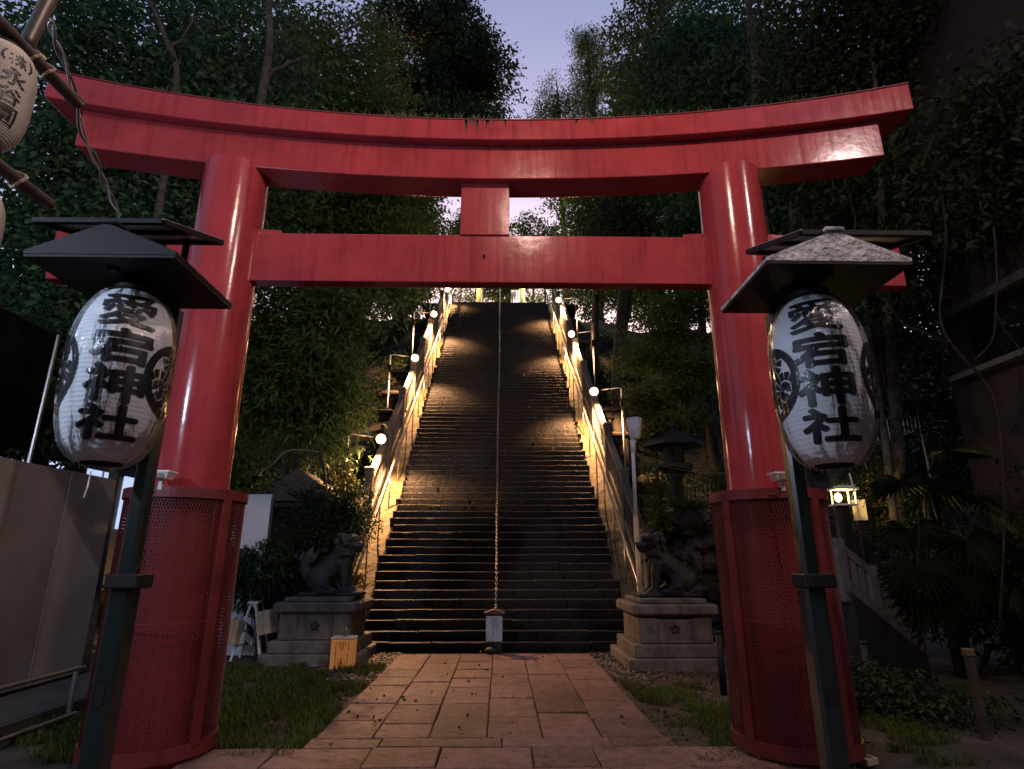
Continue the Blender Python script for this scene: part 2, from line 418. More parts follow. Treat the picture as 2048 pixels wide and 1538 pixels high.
LL = [(762, 878, -3.05), (830, 716, -2.93), (868, 628, -2.86), (895, 579, -2.8)]
LR = [(1188, 783, 2.98), (1143, 668, 2.9), (1117, 600, 2.83)]
for i, (px, py, X) in enumerate(LL): stair_lamp(px, py, X, -1, '%s glowing lamp above the left balustrade of the stairway' % ordinal[i], drop=(i == 0), W=LW*(1, .85, 1.1, .7)[i])
for i, (px, py, X) in enumerate(LR): stair_lamp(px, py, X, 1, '%s glowing lamp above the right balustrade of the stairway' % ['lowest', 'middle', 'topmost'][i], W=LW*(1.05, .9, .75)[i])
# dark flat-roofed lamp posts beside the balustrades
def roofed_post(px, py, X, s, label):
    p = atx(px, py, X); zb = S(p.y)-.9
    t = thing('roofed_lamp_post', (p.x, p.y, zb), label, 'lamp post', 'unlit roofed lamp posts beside the stairway')
    m = MB(); m.box((p.x, p.y, (zb+p.z)/2), (.09, .09, p.z-zb)); m.build('post', DWOOD, t)
    m = MB(); m.box((p.x, p.y, p.z+.10), (.62, .5, .10), bev=.02); m.box((p.x, p.y, p.z+.18), (.36, .3, .06)); m.build('roof', DWOOD, t)
    m = MB(); m.box((p.x, p.y, p.z-.06), (.26, .26, .2), bev=.015); m.build('lamp_housing', BLACKP, t)
for (px, py, X, s, lb) in ((800, 752, -3.5, -1, 'unlit post lamp with flat dark roof below the second left stair lamp'),
                           (783, 795, -3.45, -1, 'unlit roofed post lamp between the lowest two left stair lamps'),
                           (858, 668, -3.3, -1, 'unlit roofed post lamp just below the third left stair lamp'),
                           (768, 832, -3.5, -1, 'unlit roofed post lamp just above the lowest left stair lamp'),
                           (1218, 828, 3.4, 1, 'unlit roofed post lamp just below the lowest right stair lamp'),
                           (1240, 878, 3.5, 1, 'unlit roofed post lamp behind the white street lamp head'),
                           (1165, 692, 3.3, 1, 'unlit roofed post lamp under the middle right stair lamp')):
    roofed_post(px, py, X, s, lb)

# ------------------------------------------------------------ centre chain and notice post
t = thing('notice_post', (-.02, 10.62, .04), 'dark notice post with small roof and white sheet at the stair foot', 'sign')
m = MB(); m.box((-.015, 10.62, .36), (.27, .05, .66), bev=.008); m.build('board', DWOOD, t)
m = MB(); m.add([(-.185, 10.52, .66), (.155, 10.52, .66), (.155, 10.70, .66), (-.185, 10.70, .66), (-.185, 10.52, .685), (.155, 10.52, .685), (.155, 10.70, .685), (-.185, 10.70, .685), (-.015, 10.52, .735), (-.015, 10.70, .735)],
      [(3, 2, 1, 0), (0, 1, 5, 8, 4), (2, 3, 7, 9, 6), (1, 2, 6, 5), (3, 0, 4, 7), (4, 8, 9, 7), (5, 6, 9, 8)]); m.build('roof', M('reddish_timber', (.16, .07, .055), .6, var=.3), t)
m = MB(); m.box((-.018, 10.588, .425), (.275, .008, .40)); sh = m.build('notice_sheet', M('white_notice_sheet', (.80, .80, .84), .5, emis=(.62, .58, .85), estr=.0), t)
m = MB(); cxs = [.045, .025, .003, -.018, -.040, -.062]; lens_ = [.19, .225, .12, .28, .30, .10]; ztop = .585
for cx_, ln in zip(cxs, lens_):
    z = ztop
    while z > ztop-ln:
        h_ = random.uniform(.007, .012); m.box((cx_, 10.583, z), (random.uniform(.007, .011), .002, h_)); z -= h_+random.uniform(.004, .006)
for z in (.53, .41): m.box((.09, 10.583, z), (.017, .002, .02))
m.build('writing', INK, sh)
m = MB(); m.ball((-.05, 10.5, .10), .11, 10, 7, (1.1, .8, .55)); tag(m.build('weight_stone', BRONZE, None, True), 'rounded dark stone lying at the foot of the notice post', 'stone')
ch = thing('chain_rail', (0, 10.9, 0), 'long iron chain running up the middle of the stone stairway', 'chain')
def CH(y):
    seg = 2.4; f = ((y-10.66) % seg)/seg
    return .70+S(y)+.22*min(1, max(0, (y-10.66)/.5)) - .16*4*f*(1-f)
cl = []; y = 10.64
while y < 27.6: cl.append(Vector((.012*math.sin(y*.7), y, CH(y)))); y += .02
links = MB(); d = 0; k = 0; last = cl[0]; acc = 0
for i in range(1, len(cl)):
    acc += (cl[i]-cl[i-1]).length
    if acc >= .052:
        a, b = last, cl[i]; dd = (b-a).normalized(); acc = 0; last = b
        u = Vector((1, 0, 0)) if k % 2 else dd.cross(Vector((1, 0, 0))); mid = (a+b)/2; L_ = .044; W_ = .019
        ring = [mid+dd*(L_*math.cos(2*math.pi*j/10))+u*(W_*math.sin(2*math.pi*j/10)) for j in range(10)]
        links.tube(ring+[ring[0], ring[1]], .008, 5, False); k += 1
links.build('chain', M('worn_iron', (.16, .14, .13), .4, metal=.6, var=.3), ch, True)
for i in range(1, 8):
    y = 10.66+2.4*i; 
    if y > 27.4: break
    m = MB(); m.tube([(0, y, S(y)-.05), (0, y, CH(y)+.01)], .02, 8); m.build('post', BLACKP, ch, True)

# ------------------------------------------------------------ torii gate
TX = -.115
to = thing('torii_gate', (TX, 5.5, 0), 'tall red shrine gate with curved double top beam standing before the stairway', 'gate')
def curve_beam(x0, x1, yf, yb, top, bot, n=48, slantl=0, lip=0):
    m = MB(); vs = []
    for i in range(n+1):
        x = x0+(x1-x0)*i/n; zt, zb = top(x-TX), bot(x-TX)
        vs += [(x, yf, zb), (x, yb, zb), (x, yb, zt), (x, yf, zt)]
    fs = [(i*4+j, i*4+(j+1) % 4, (i+1)*4+(j+1) % 4, (i+1)*4+j) for i in range(n) for j in range(4)]
    fs += [(0, 3, 2, 1), (n*4, n*4+1, n*4+2, n*4+3)]
    m.add(vs, [f[::-1] for f in fs]); return m
def bevelled(o, wdt=.012, seg=2):
    md = o.modifiers.new('b', 'BEVEL'); md.width = wdt; md.segments = seg; md.limit_method = 'ANGLE'; md.angle_limit = R(50); return o
pw = lambda x, h: (abs(x)/h)**2.0
bevelled(curve_beam(-4.83, 4.60, 5.20, 5.68, lambda x: 6.085+.565*pw(x, 4.7), lambda x: 5.838+.475*pw(x, 4.7)).build('top_lintel', RED, to))
bevelled(curve_beam(-4.47, 4.25, 5.31, 5.66, lambda x: 5.836+.47*pw(x, 4.7), lambda x: 5.434+.355*pw(x, 4.35)).build('under_lintel', RED, to))
m = MB(); m.add([(-4.86, 5.16, 6.66), (-4.83, 5.18, 6.66)], [])
m = curve_beam(-4.835, 4.605, 5.195, 5.685, lambda x: 6.100+.57*pw(x, 4.7), lambda x: 6.086+.57*pw(x, 4.7)); bevelled(m.build('cap_strip', M('faded_red_capping', (.15, .03, .03), .5, var=.3), to), .004, 1)
m = MB(); m.box((TX-.01, 5.5, 4.557), (8.81, .15, .546)); bevelled(m.build('tie_beam', RED, to))
m = MB(); m.box((TX+.013, 5.5, 5.15), (.515, .19, .66)); bevelled(m.build('centre_strut', RED, to), .008)
m = MB(); m.tube([(TX+.01, 5.43, 4.585), (TX+.01, 5.40, 4.575)], .014, 8); m.build('bolt', BLACKP, to)
def tufts():
    m = MB()
    for i in range(140):
        x = random.choice([random.gauss(.0, .9), random.uniform(-4, 4.3)]); z = 6.11+.57*pw(x-TX, 4.7)
        l = random.uniform(.02, .07); a = random.uniform(0, 6.28)
        m.add([(x-.008, 5.2, z), (x+.008, 5.2, z), (x+l*.6*math.cos(a), 5.19, z+l)], [(0, 1, 2)])
    return m
m = MB()
for k in range(26):
    x = random.choice([random.gauss(-.12, .10), random.gauss(-.12, .10), random.uniform(-1.2, 1.2), random.uniform(-3, 3)]); zt = 6.085+.565*pw(x-TX, 4.7)-.004; l = random.uniform(.04, .20)*(1 if abs(x+.12) < .25 else .5); w_ = random.uniform(.006, .022)
    m.add([(x-w_, 5.1985, zt), (x-w_*.3, 5.1985, zt-l*.6), (x, 5.1985, zt-l), (x+w_*.4, 5.1985, zt-l*.5), (x+w_, 5.1985, zt)], [(0, 1, 2, 3, 4)])
so_ = m.build('drip_stain', M('black_grime', (.03, .008, .008), .7), to)
so_['kind'] = 'stuff'
tufts().build('moss_tufts', M('dry_moss', (.05, .045, .02), .9), to)
FRAMER = M('dark_red_cage_frame', (.13, .018, .021), .45, var=.3, scale=3)  # frame red mixed darker than the gate paint
MESHRED = M('cage_red_paint', (.10, .012, .014), .5, var=.2, scale=3)
for px_, cx in ((-1, -2.80), (1, 2.57)):
    # pillar with slight taper, tucked under the under lintel
    prof = [(.345, -.1), (.342, .6), (.335, 2.5), (.328, 4.2), (.322, 5.60)]
    m = MB(); m.lathe(prof, (cx, 5.5, 0), 64); p = m.build('pillar', RED, to, True)
    md = p.modifiers.new('b', 'EDGE_SPLIT')
    # wedges on the tie beam beside the pillar
    for sx in (-1, 1):
        m = MB(); m.box((cx+sx*.40, 5.5, 4.855), (.34, .12, .05), ry=R(3*sx)); bevelled(m.build('wedge', RED, to), .006)
    # expanded-metal guard cage
    cg = MB(); rc = .495; z0, z1 = .16, 2.10
    def ringp(m, z, h, r0, r1): m.lathe([(r0, z-h/2), (r1, z-h/2), (r1, z+h/2), (r0, z+h/2), (r0, z-h/2)], (cx, 5.5, 0), 64, False)
    ringp(cg, z1+.02, .085, rc-.03, rc+.014)
    cage = cg.build('guard_cage', FRAMER, to)
    m = MB(); ringp(m, z0-.03, .10, rc-.03, rc+.014); m.build('bottom_ring', FRAMER, cage)
    m = MB(); ringp(m, 1.08, .014, rc-.012, rc-.004); m.build('middle_hoop', FRAMER, cage)
    # top flange disc to the pillar
    m = MB(); m.lathe([(.336, z1+.055), (rc+.006, z1+.055), (rc+.006, z1+.066), (.336, z1+.066), (.336, z1+.055)], (cx, 5.5, 0), 64, False); m.build('top_plate', RED, cage)
    for a in ((-24, 156, 66, 246) if px_ < 0 else (-156, 24, 114, -66)):
        c, s_ = math.cos(R(a)), math.sin(R(a))
        m = MB(); m.box((cx+(rc-.002)*c, 5.5+(rc-.002)*s_, (z0+z1)/2), (.045, .075, z1-z0), rz=R(a)); m.build('upright_bar', FRAMER, cage)
    m = MB(); NW = 120; turn = 1.75; ns = 40
    for fam in (-1, 1):
        vs = []; fs = []
        for i in range(NW):
            a0 = 2*math.pi*i/NW
            o_ = len(vs)
            for j in range(ns+1):
                f = j/ns; a = a0+fam*turn*f*1.0; z = z0+(z1-z0)*f
                dwa = .0036/rc; r1 = rc-.004+fam*.0012
                vs += [(cx+r1*math.cos(a-dwa), 5.5+r1*math.sin(a-dwa), z), (cx+r1*math.cos(a+dwa), 5.5+r1*math.sin(a+dwa), z)]
            fs += [(o_+2*j, o_+2*j+1, o_+2*j+3, o_+2*j+2) for j in range(ns)]
        m.add(vs, fs)
    # give the strands real thickness
    mo = m.build('mesh_screen', MESHRED, cage); sd = mo.modifiers.new('t', 'SOLIDIFY'); sd.thickness = .003
# small floodlights fixed on pillars
for p, lb in ((Vector((-2.78, 5.0, 2.20)), 'small white floodlight fixed above the cage of the left gate pillar'), (Vector((2.50, 5.0, 2.20)), 'small white floodlight fixed above the cage of the right gate pillar')):
    t = thing('floodlight', p, lb, 'floodlight', 'floodlights on the gate pillars')
    m = MB(); m.hexa([p+Vector(v) for v in ((-.06, -.05, .02), (.06, -.05, .02), (.06, .05, .02), (-.06, .05, .02))], [p+Vector(v) for v in ((-.085, -.07, .075), (.085, -.07, .075), (.085, .06, .075), (-.085, .06, .075))])
    m.box(p+Vector((0, 0, .083)), (.18, .15, .014)); m.build('housing', WHITEP, t)
    m = MB(); m.box(p+Vector((0, -.066, .045)), (.10, .006, .035)); m.build('lens', M('dim_lens', (.2, .19, .17), .2), t)
    m = MB(); m.box(p+Vector((0, 0, -.02)), (.03, .03, .07)); m.box(p+Vector((0, .09, -.055)), (.035, .2, .02)); m.build('bracket', WHITEP, t)
    m = MB(); m.tube([p+Vector((.0, .02, -.05)), p+Vector((-.05, -.02, -.09)), p+Vector((-.12, .03, -.10)), p+Vector((-.10, .06, -.35)), p+Vector((-.06, .08, -.7))], .006, 6); m.build('cable', BLACKP, t, True)

# ------------------------------------------------------------ big paper lanterns on posts
def lprof(hh, rr, e=.42, p=2.6):
    def f(z):
        t = min(1, abs(2*z/hh)); return rr*(e+(1-e)*max(0, 1-t**p)**.62)
    return f
def wrap(m, V, F, cx, cy, cz, ang, f, tz, lift=.005, rot=0):
    vs = []
    for (s, q) in V:
        z = tz+q; r = f(z)+lift; a = ang+s/max(f(z), .12); vs.append((cx+r*math.cos(a), cy+r*math.sin(a), cz+z))
    m.add(vs, F)
def crest_parts(rad):
    """a thick ring round three heart-shaped leaves with pale veins, as flat polygons"""
    polys = []
    n = 40
    for i in range(n):
        a, b = 2*math.pi*i/n, 2*math.pi*(i+1)/n
        polys.append([(rad*math.cos(a), rad*math.sin(a)), (rad*math.cos(b), rad*math.sin(b)), (.80*rad*math.cos(b), .80*rad*math.sin(b)), (.80*rad*math.cos(a), .80*rad*math.sin(a))])
    for k in range(3):
        th = R(90+120*k); ux, uy = math.cos(th), math.sin(th); vx, vy = -uy, ux
        def pt(d, l): return ((d*ux+l*vx)*rad, (d*uy+l*vy)*rad)
        # leaf = radial wedges about the stalk point at d=.64, lobes towards the rim, tip to the centre
        base = .60; N = 13
        def edge(t):  # t in -1..1 around the leaf, 0 = tip to centre
            a = t*R(165); rr = .50*(1-abs(t))**.8+.17+.12*math.sin(abs(t)*math.pi)
            return a, min(rr, .52)
        for i in range(N):
            t0 = -1+2*(i+.10)/N; t1 = -1+2*(i+.90)/N
            q = []
            for t_ in (t0, (t0+t1)/2, t1):
                a, rr = edge(t_); q.append(pt(base-.0-rr*math.cos(a), rr*math.sin(a)))
            for lo_, hi_ in ((.10, .50), (.58, 1.0)):
                pl = []
                for t_ in (t0, (t0+t1)/2, t1):
                    a, rr = edge(t_); pl.append(pt(base-lo_*rr*math.cos(a), lo_*rr*math.sin(a)))
                for t_ in (t1, (t0+t1)/2, t0):
                    a, rr = edge(t_); pl.append(pt(base-hi_*rr*math.cos(a), hi_*rr*math.sin(a)))
                polys.append(pl)
    return polys
def plastic():
    m = bpy.data.materials.new('clear_plastic_film'); m.use_nodes = True; n = m.node_tree; n.nodes.clear(); L = n.links
    out = n.nodes.new('ShaderNodeOutputMaterial'); tr = n.nodes.new('ShaderNodeBsdfTransparent'); gl = n.nodes.new('ShaderNodeBsdfGlossy')
    tr.inputs['Color'].default_value = (.93, .94, .95, 1); gl.inputs['Roughness'].default_value = .12
    mx = n.nodes.new('ShaderNodeMixShader'); fr = n.nodes.new('ShaderNodeFresnel'); fr.inputs['IOR'].default_value = 1.25
    tc = n.nodes.new('ShaderNodeTexCoord'); mp = n.nodes.new('ShaderNodeMapping'); mp.inputs['Scale'].default_value = (7, 7, 1.3); L.new(tc.outputs['Object'], mp.inputs['Vector'])
    ns = n.nodes.new('ShaderNodeTexNoise'); ns.inputs['Scale'].default_value = 2.2; ns.inputs['Detail'].default_value = 4; L.new(mp.outputs[0], ns.inputs['Vector'])
    bp = n.nodes.new('ShaderNodeBump'); bp.inputs['Strength'].default_value = .6; bp.inputs['Distance'].default_value = .05; L.new(ns.outputs['Fac'], bp.inputs['Height'])
    L.new(bp.outputs[0], fr.inputs['Normal']); L.new(bp.outputs[0], gl.inputs['Normal']); L.new(fr.outputs[0], mx.inputs[0])
    L.new(tr.outputs[0], mx.inputs[1]); L.new(gl.outputs[0], mx.inputs[2]); L.new(mx.outputs[0], out.inputs['Surface'])
    return m
FILM = plastic()
def big_lantern(cx, cy, z0, z1, hh_turn, side, crest_angles, lb):
    cz = (z0+z1)/2; hh = z1-z0; rr = .252
    t = thing('paper_lantern', (cx, cy, z0), lb, 'lantern', 'large white lanterns before the gate')
    f = lprof(hh, rr, .42, 2.7); n = 150; prof = []
    for i in range(n+1):
        z = -hh/2+hh*i/n; prof.append((f(z)+.0013*math.sin(i/n*38*2*math.pi), z))
    m = MB(); m.lathe(prof, (cx, cy, cz), 72, False); pb = m.build('paper_body', PAPER, t, True)
    ang0 = math.atan2(-cy, -cx)+hh_turn
    m = MB()
    for chx, zc, fx, fy in (('愛', .345, .30, .225), ('宕', .115, .31, .205), ('神', -.105, .30, .215), ('社', -.320, .30, .19)):
        Vg, Fg = glyph_cut(text_mesh(chx, 1, 0), fx*.95, fy*.95, .02)
        kb = .75 if chx == '愛' else 1.3
        for q_, (ox, oz) in enumerate(((0, 0), (.0075, 0), (-.0075, 0), (0, .006), (0, -.006), (.005, .004), (-.005, -.004), (.005, -.004), (-.005, .004))): wrap(m, [(a_+ox*kb, b_+oz*kb) for a_, b_ in Vg], Fg, cx, cy, cz, ang0, f, zc*hh/1.03, .005+q_*.0003)
    m.build('shrine_name', INK, pb)
    for ca in crest_angles:
        m = MB()
        bm = bmesh.new()
        for pl in crest_parts(.225):
            try: bm.faces.new([bm.verts.new((x, y, 0)) for x, y in pl])
            except Exception: pass
        Vg, Fg = cut_bm(bm, .03); wrap(m, Vg, Fg, cx, cy, cz, ang0+ca, f, -.02); m.build('crest', INK, pb)
    m = MB(); re = f(hh/2); m.lathe([(re-.01, hh/2-.005), (re+.012, hh/2-.005), (re+.012, hh/2+.06), (re-.01, hh/2+.06), (re-.01, hh/2-.005)], (cx, cy, cz), 40, False); m.build('top_hoop', BLACKP, t, True)
    m = MB(); m.lathe([(re-.010, -hh/2+.02), (re-.004, -hh/2+.02), (re-.004, -hh/2-.008), (re-.010, -hh/2-.008), (re-.010, -hh/2+.02)], (cx, cy, cz), 40, False); m.build('bottom_hoop', BLACKP, t, True)
    m = MB(); m.tube([(cx, cy, z1+.06), (cx, cy, z1+.14)], .012, 8); m.build('hanger', BLACKP, t)
    # plastic cover, puckered and tied below
    vs = []; nz = 60; na = 90
    for i in range(nz+1):
        z = -hh/2-.03+(hh+.055)*i/nz
        zc = max(-hh/2, min(hh/2, z)); r = f(zc)+.022
        if z < -hh/2: r -= (-hh/2-z)*.35
        for j in range(na):
            a = 2*math.pi*j/na
            wv = noise.noise(Vector((math.cos(a)*5, math.sin(a)*5, z*2+side*7)))*.011+noise.noise(Vector((math.cos(a)*14, math.sin(a)*14, z*4)))*.005
            if z < -hh/2+.12: wv += .006*math.sin(a*17)
            vs.append((cx+(r+wv)*math.cos(a), cy+(r+wv)*math.sin(a), cz+z))
    fs = [(i*na+j, i*na+(j+1) % na, (i+1)*na+(j+1) % na, (i+1)*na+j) for i in range(nz) for j in range(na)]
    m = MB(); m.add(vs, fs); m.build('plastic_cover', FILM, t, True)
    m = MB(); m.tube([(cx+.02, cy-.1, z0-.06), (cx+.025, cy-.11, z0-.15), (cx+.01, cy-.1, z0-.2)], .004, 5); m.build('tie_string', WHITEP, t)
    return t
def lantern_post(px, side, rx, pc, lb, gable):
    """px: post x, rx: roof centre x"""
    y = 3.66
    t = thing('lantern_post', (px, y, 0), lb, 'post', 'lantern posts before the gate')
    m = MB(); m.box((px, y, .72), (.125, .125, 1.5), bev=.018); lo = m.build('lower_post', GREENP, t)
    m = MB(); m.box((px+.0, y-.0645, .86), (.045, .006, .10)); m.build('slot', BLACKP, lo)
    m = MB(); m.box((px, y, 2.32), (.095, .095, 1.75), bev=.018); m.build('upper_post', GREENP, t)
    m = MB(); m.box((px+.02, y-.01, 1.46), (.19, .17, .08), bev=.008); m.build('clamp', BLACKP, t)
    ze = 3.235; hr = .20; hw = .425; yf, yb = 2.99, 3.71
    # gabled roof: two slopes, pediment, soffit
    vs = [(rx-hw, yf, ze), (rx+hw, yf, ze), (rx+hw, yb, ze), (rx-hw, yb, ze), (rx-hw, yf, ze+.022), (rx+hw, yf, ze+.022), (rx+hw, yb, ze+.022), (rx-hw, yb, ze+.022), (rx, yf, ze+hr), (rx, yb, ze+hr)]
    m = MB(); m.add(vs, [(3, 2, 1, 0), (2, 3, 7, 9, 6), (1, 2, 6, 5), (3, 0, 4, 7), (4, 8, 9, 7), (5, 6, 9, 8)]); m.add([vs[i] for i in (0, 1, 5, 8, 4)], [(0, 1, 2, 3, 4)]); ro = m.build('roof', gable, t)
    m = MB(); m.box((rx, (yf+yb)/2, ze-.011), (2*hw-.004, yb-yf-.004, .016)); m.build('soffit', BLACKP, ro)
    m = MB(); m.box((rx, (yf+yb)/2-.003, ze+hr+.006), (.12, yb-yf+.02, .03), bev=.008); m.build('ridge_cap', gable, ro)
    m = MB(); m.beam((px, y, 3.0), (rx, 3.35, 3.2), .05, .05); m.beam((px, y, 3.21), (rx, 3.1, 3.21), .05, .03); m.build('bracket', BLACKP, t)
    # tilted panel in an angle-iron frame above the roof
    a = [Vector(p) for p in pc]
    m = MB(); up = Vector((0, 0, .012))
    m.hexa([p for p in a], [p+up for p in a]); pn = m.build('panel_sheet', M('panel_sheet', (.35, .38, .45), .25, var=.1), t)
    m = MB(); 
    for i in range(4): m.beam(a[i]-Vector((0, 0, .012)), a[(i+1) % 4]-Vector((0, 0, .012)), .03, .03)
    m.beam((a[0]+a[3])/2-Vector((0, 0, .012)), (a[1]+a[2])/2-Vector((0, 0, .012)), .025, .025)
    m.build('panel_frame', BLACKP, pn)
    c = (a[2]+a[3])/2
    m = MB(); m.tube([(px, y, 3.2), (px, y, max(3.3, c.z-.02))], .022, 8); m.tube([(px, y, 3.26), (c.x, c.y, c.z-.02)], .012, 6); m.build('panel_stay', BLACKP, t)
lantern_post(-2.115, -1, -2.19, [(-2.72, 3.12, 3.535), (-1.955, 3.12, 3.535), (-1.905, 3.72, 3.745), (-2.72, 3.72, 3.745)], 'dark green post with black gabled roof, standing before the left gate pillar', BLACKP)  # black gable colour stands in for the unlit side
lantern_post(1.94, 1, 2.03, [(1.85, 3.02, 3.445), (2.62, 3.02, 3.445), (2.62, 3.62, 3.63), (1.80, 3.62, 3.655)], 'dark green post with flaking grey gable coloured pale as lamplit, standing before the right gate pillar', ROOFG)
big_lantern(-2.155, 3.30, 2.10, 3.12, R(-2), -1, (R(80), R(-98)), 'white paper lantern in plastic under the black roof, left of the gate')
big_lantern(1.99, 3.30, 2.10, 3.12, R(6), 1, (R(-80), R(100)), 'white paper lantern in plastic under the grey gable coloured pale as lamplit, right of the gate')

# ------------------------------------------------------------ sponsor lanterns on a bamboo rack, top left
rk = thing('bamboo_rack', (-2.3, .9, 0), 'bamboo pole rack carrying small lanterns at the top left corner', 'rack')
def bam(a, b, r, nodes=4):
    a, b = Vector(a), Vector(b); pts = []; rad = []
    for i in range(nodes*6+1):
        f = i/(nodes*6); pts.append(a.lerp(b, f)); rad.append(r*(1.13 if i % 6 == 0 else 1))
    return MB().tube(pts, rad, 14)
bam((-2.03, .7, 3.70), (-1.975, 2.36, 3.70), .029).build('pole', BAMBOO, rk, True)
bam((-1.95, .7, 3.10), (-1.935, 2.30, 3.10), .026).build('pole', BAMBOO, rk, True)
bam((-2.0, 2.06, 3.72), (-1.98, 2.2, 4.9), .029).build('pole', BAMBOO, rk, True)
bam((-2.06, .9, -.05), (-2.02, .9, 4.9), .05, 9).build('pole', BAMBOO, rk, True)
for z, y, x in ((3.70, 2.08, -1.985), (3.70, 2.16, -1.982), (3.72, 2.12, -2.0), (3.10, 2.12, -1.937)):
    ring = [Vector((x+.036*math.cos(a), y+.014*math.sin(2*a), z+.036*math.sin(a))) for a in [2*math.pi*j/12 for j in range(13)]]
    m = MB(); m.tube(ring, .007, 5); m.build('rope_lashing', M('pale_rope', (.3, .24, .18), .8), rk)
SP = M('cream_lantern_paper', (.50, .48, .43), .7, var=.05)
def small_lantern(cx, cy, z0, z1, rr, chars, turn, lb, mat):
    cz = (z0+z1)/2; hh = z1-z0; t = thing('sponsor_lantern', (cx, cy, z0), lb, 'lantern', 'small lanterns on the bamboo rack')
    f = lprof(hh, rr, .5, 3.2); n = 180
    prof = [(f(-hh/2+hh*i/n)+.0016*math.sin(i/n*45*2*math.pi), -hh/2+hh*i/n) for i in range(n+1)]
    m = MB(); m.lathe(prof, (cx, cy, cz), 48, False); b = m.build('paper_body', mat, t, True)
    a0 = math.atan2(-cy, -cx)+turn; m = MB()
    for chx, zc, fx, fy, sh_ in chars:
        Vg, Fg = glyph_cut(text_mesh(chx, 1, 0), fx, fy, .012); 
        for q_, o_ in enumerate((-.0008, 0, .0008)): wrap(m, [(s+sh_+o_, q) for s, q in Vg], Fg, cx, cy, cz, a0, f, zc, .003+q_*.0003)
    if chars: m.build('writing', INK, b)
    re = f(hh/2)
    for sg in (-1, 1): m = MB(); m.lathe([(re-.006, sg*hh/2-.012), (re+.006, sg*hh/2-.012), (re+.006, sg*hh/2+.012), (re-.006, sg*hh/2+.012), (re-.006, sg*hh/2-.012)], (cx, cy, cz), 32, False); m.build('hoop', BLACKP, t)
    m = MB(); m.tube([(cx, cy, z1), (cx, cy, z1+.07)], .004, 5); m.build('hook', STEEL, t)
small_lantern(-1.99, 1.98, 3.17, 3.62, .125, [('(', .132, .018, .06, -.048), ('株', .132, .062, .062, 0), (')', .132, .018, .06, .048), ('永', .045, .085, .075, 0), ('谷', -.04, .08, .07, 0), ('園', -.125, .082, .078, 0)], R(22), 'cream paper lantern with four large characters hanging under the upper bamboo pole', SP)
small_lantern(-2.03, 2.06, 2.58, 3.01, .115, [], 0, 'pale lantern hanging below the lower bamboo pole at the left edge', SP)
t = thing('hanging_cable', (-1.95, 2.2, 3.2), 'loose twisted cables hanging from the bamboo rack to the black lantern roof', 'cable')
cp = [at(*p) for p in ((100, 40, 2.2), (108, 75, 2.25), (130, 130, 2.35), (152, 200, 2.5), (166, 270, 2.7), (192, 320, 2.85), (207, 360, 2.95), (222, 395, 3.05), (240, 432, 3.2))]
def spl(P, n=8):
    out = []
    for i in range(len(P)-1):
        p0, p1, p2, p3 = P[max(i-1, 0)], P[i], P[i+1], P[min(i+2, len(P)-1)]
        for k in range(n):
            u = k/n; out.append(.5*((2*p1)+(p2-p0)*u+(2*p0-5*p1+4*p2-p3)*u*u+(3*p1-p0-3*p2+p3)*u**3))
    return out+[P[-1]]
for q, r_ in ((0, .0075), (1, .0055)):
    pp = [p+Vector((.012*math.sin(i*.35+q*3), 0, .008*math.cos(i*.35+q*3))) for i, p in enumerate(spl(cp))]
    MB().tube(pp, r_, 6).build('cable', M('grey_cable', (.10, .095, .09), .4, var=.2) if q == 0 else STEEL, t, True)

# ------------------------------------------------------------ pedestals and guardian lion statues
def pedestal(cx, yf, wd, dp, lb, name='stone_pedestal'):
    t = thing(name, (cx, yf+dp/2, 0), lb, 'pedestal', 'pedestals of the guardian statues')
    yc = yf+dp/2
    def slab_(z0, z1, gx, gy, nm, bev=.015, mt=GRAND):
        m = MB(); m.box((cx, yc, (z0+z1)/2), (wd+gx, dp+gy, z1-z0), bev=bev); return m.build(nm, mt, t)
    slab_(-.05, .16, .32, .32, 'base_slab'); slab_(.162, .34, .12, .12, 'base_slab')
    d = slab_(.342, .74, -.10, -.10, 'die')
    slab_(.742, .90, .10, .10, 'cornice', .03); slab_(.902, .97, -.16, -.16, 'plinth_slab')
    m = MB(); w2 = (wd-.10)/2; y0 = yf+.05
    for sx in (-1, 1): m = MB(); m.box((cx+sx*(w2-.14), y0-.012, .542), (.28, .02, .385), bev=.006); m.build('corner_panel', GRAND, d)
    m = MB(); fw = w2-.30
    for sx in (-1, 1): m.box((cx+sx*fw, y0-.008, .542), (.02, .014, .36))
    for z in (.365, .72): m.box((cx, y0-.008, z), (2*fw-.021, .0135, .018))
    m.build('panel_moulding', GRAND, d)
    m = MB()
    for k in range(5):
        a = R(90+72*k); m.ball((cx+.045*math.cos(a), y0-.002, .55+.045*math.sin(a)), .035, 8, 5, (1, .25, 1))
    m.build('carved_emblem', BRONZE, d, True)
pedestal(-2.82, 9.85, 1.22, 1.15, 'grey stone pedestal under the left guardian statue, behind the orange box sign')
pedestal(2.72, 9.35, 1.20, 1.25, 'grey stone pedestal under the right guardian statue')
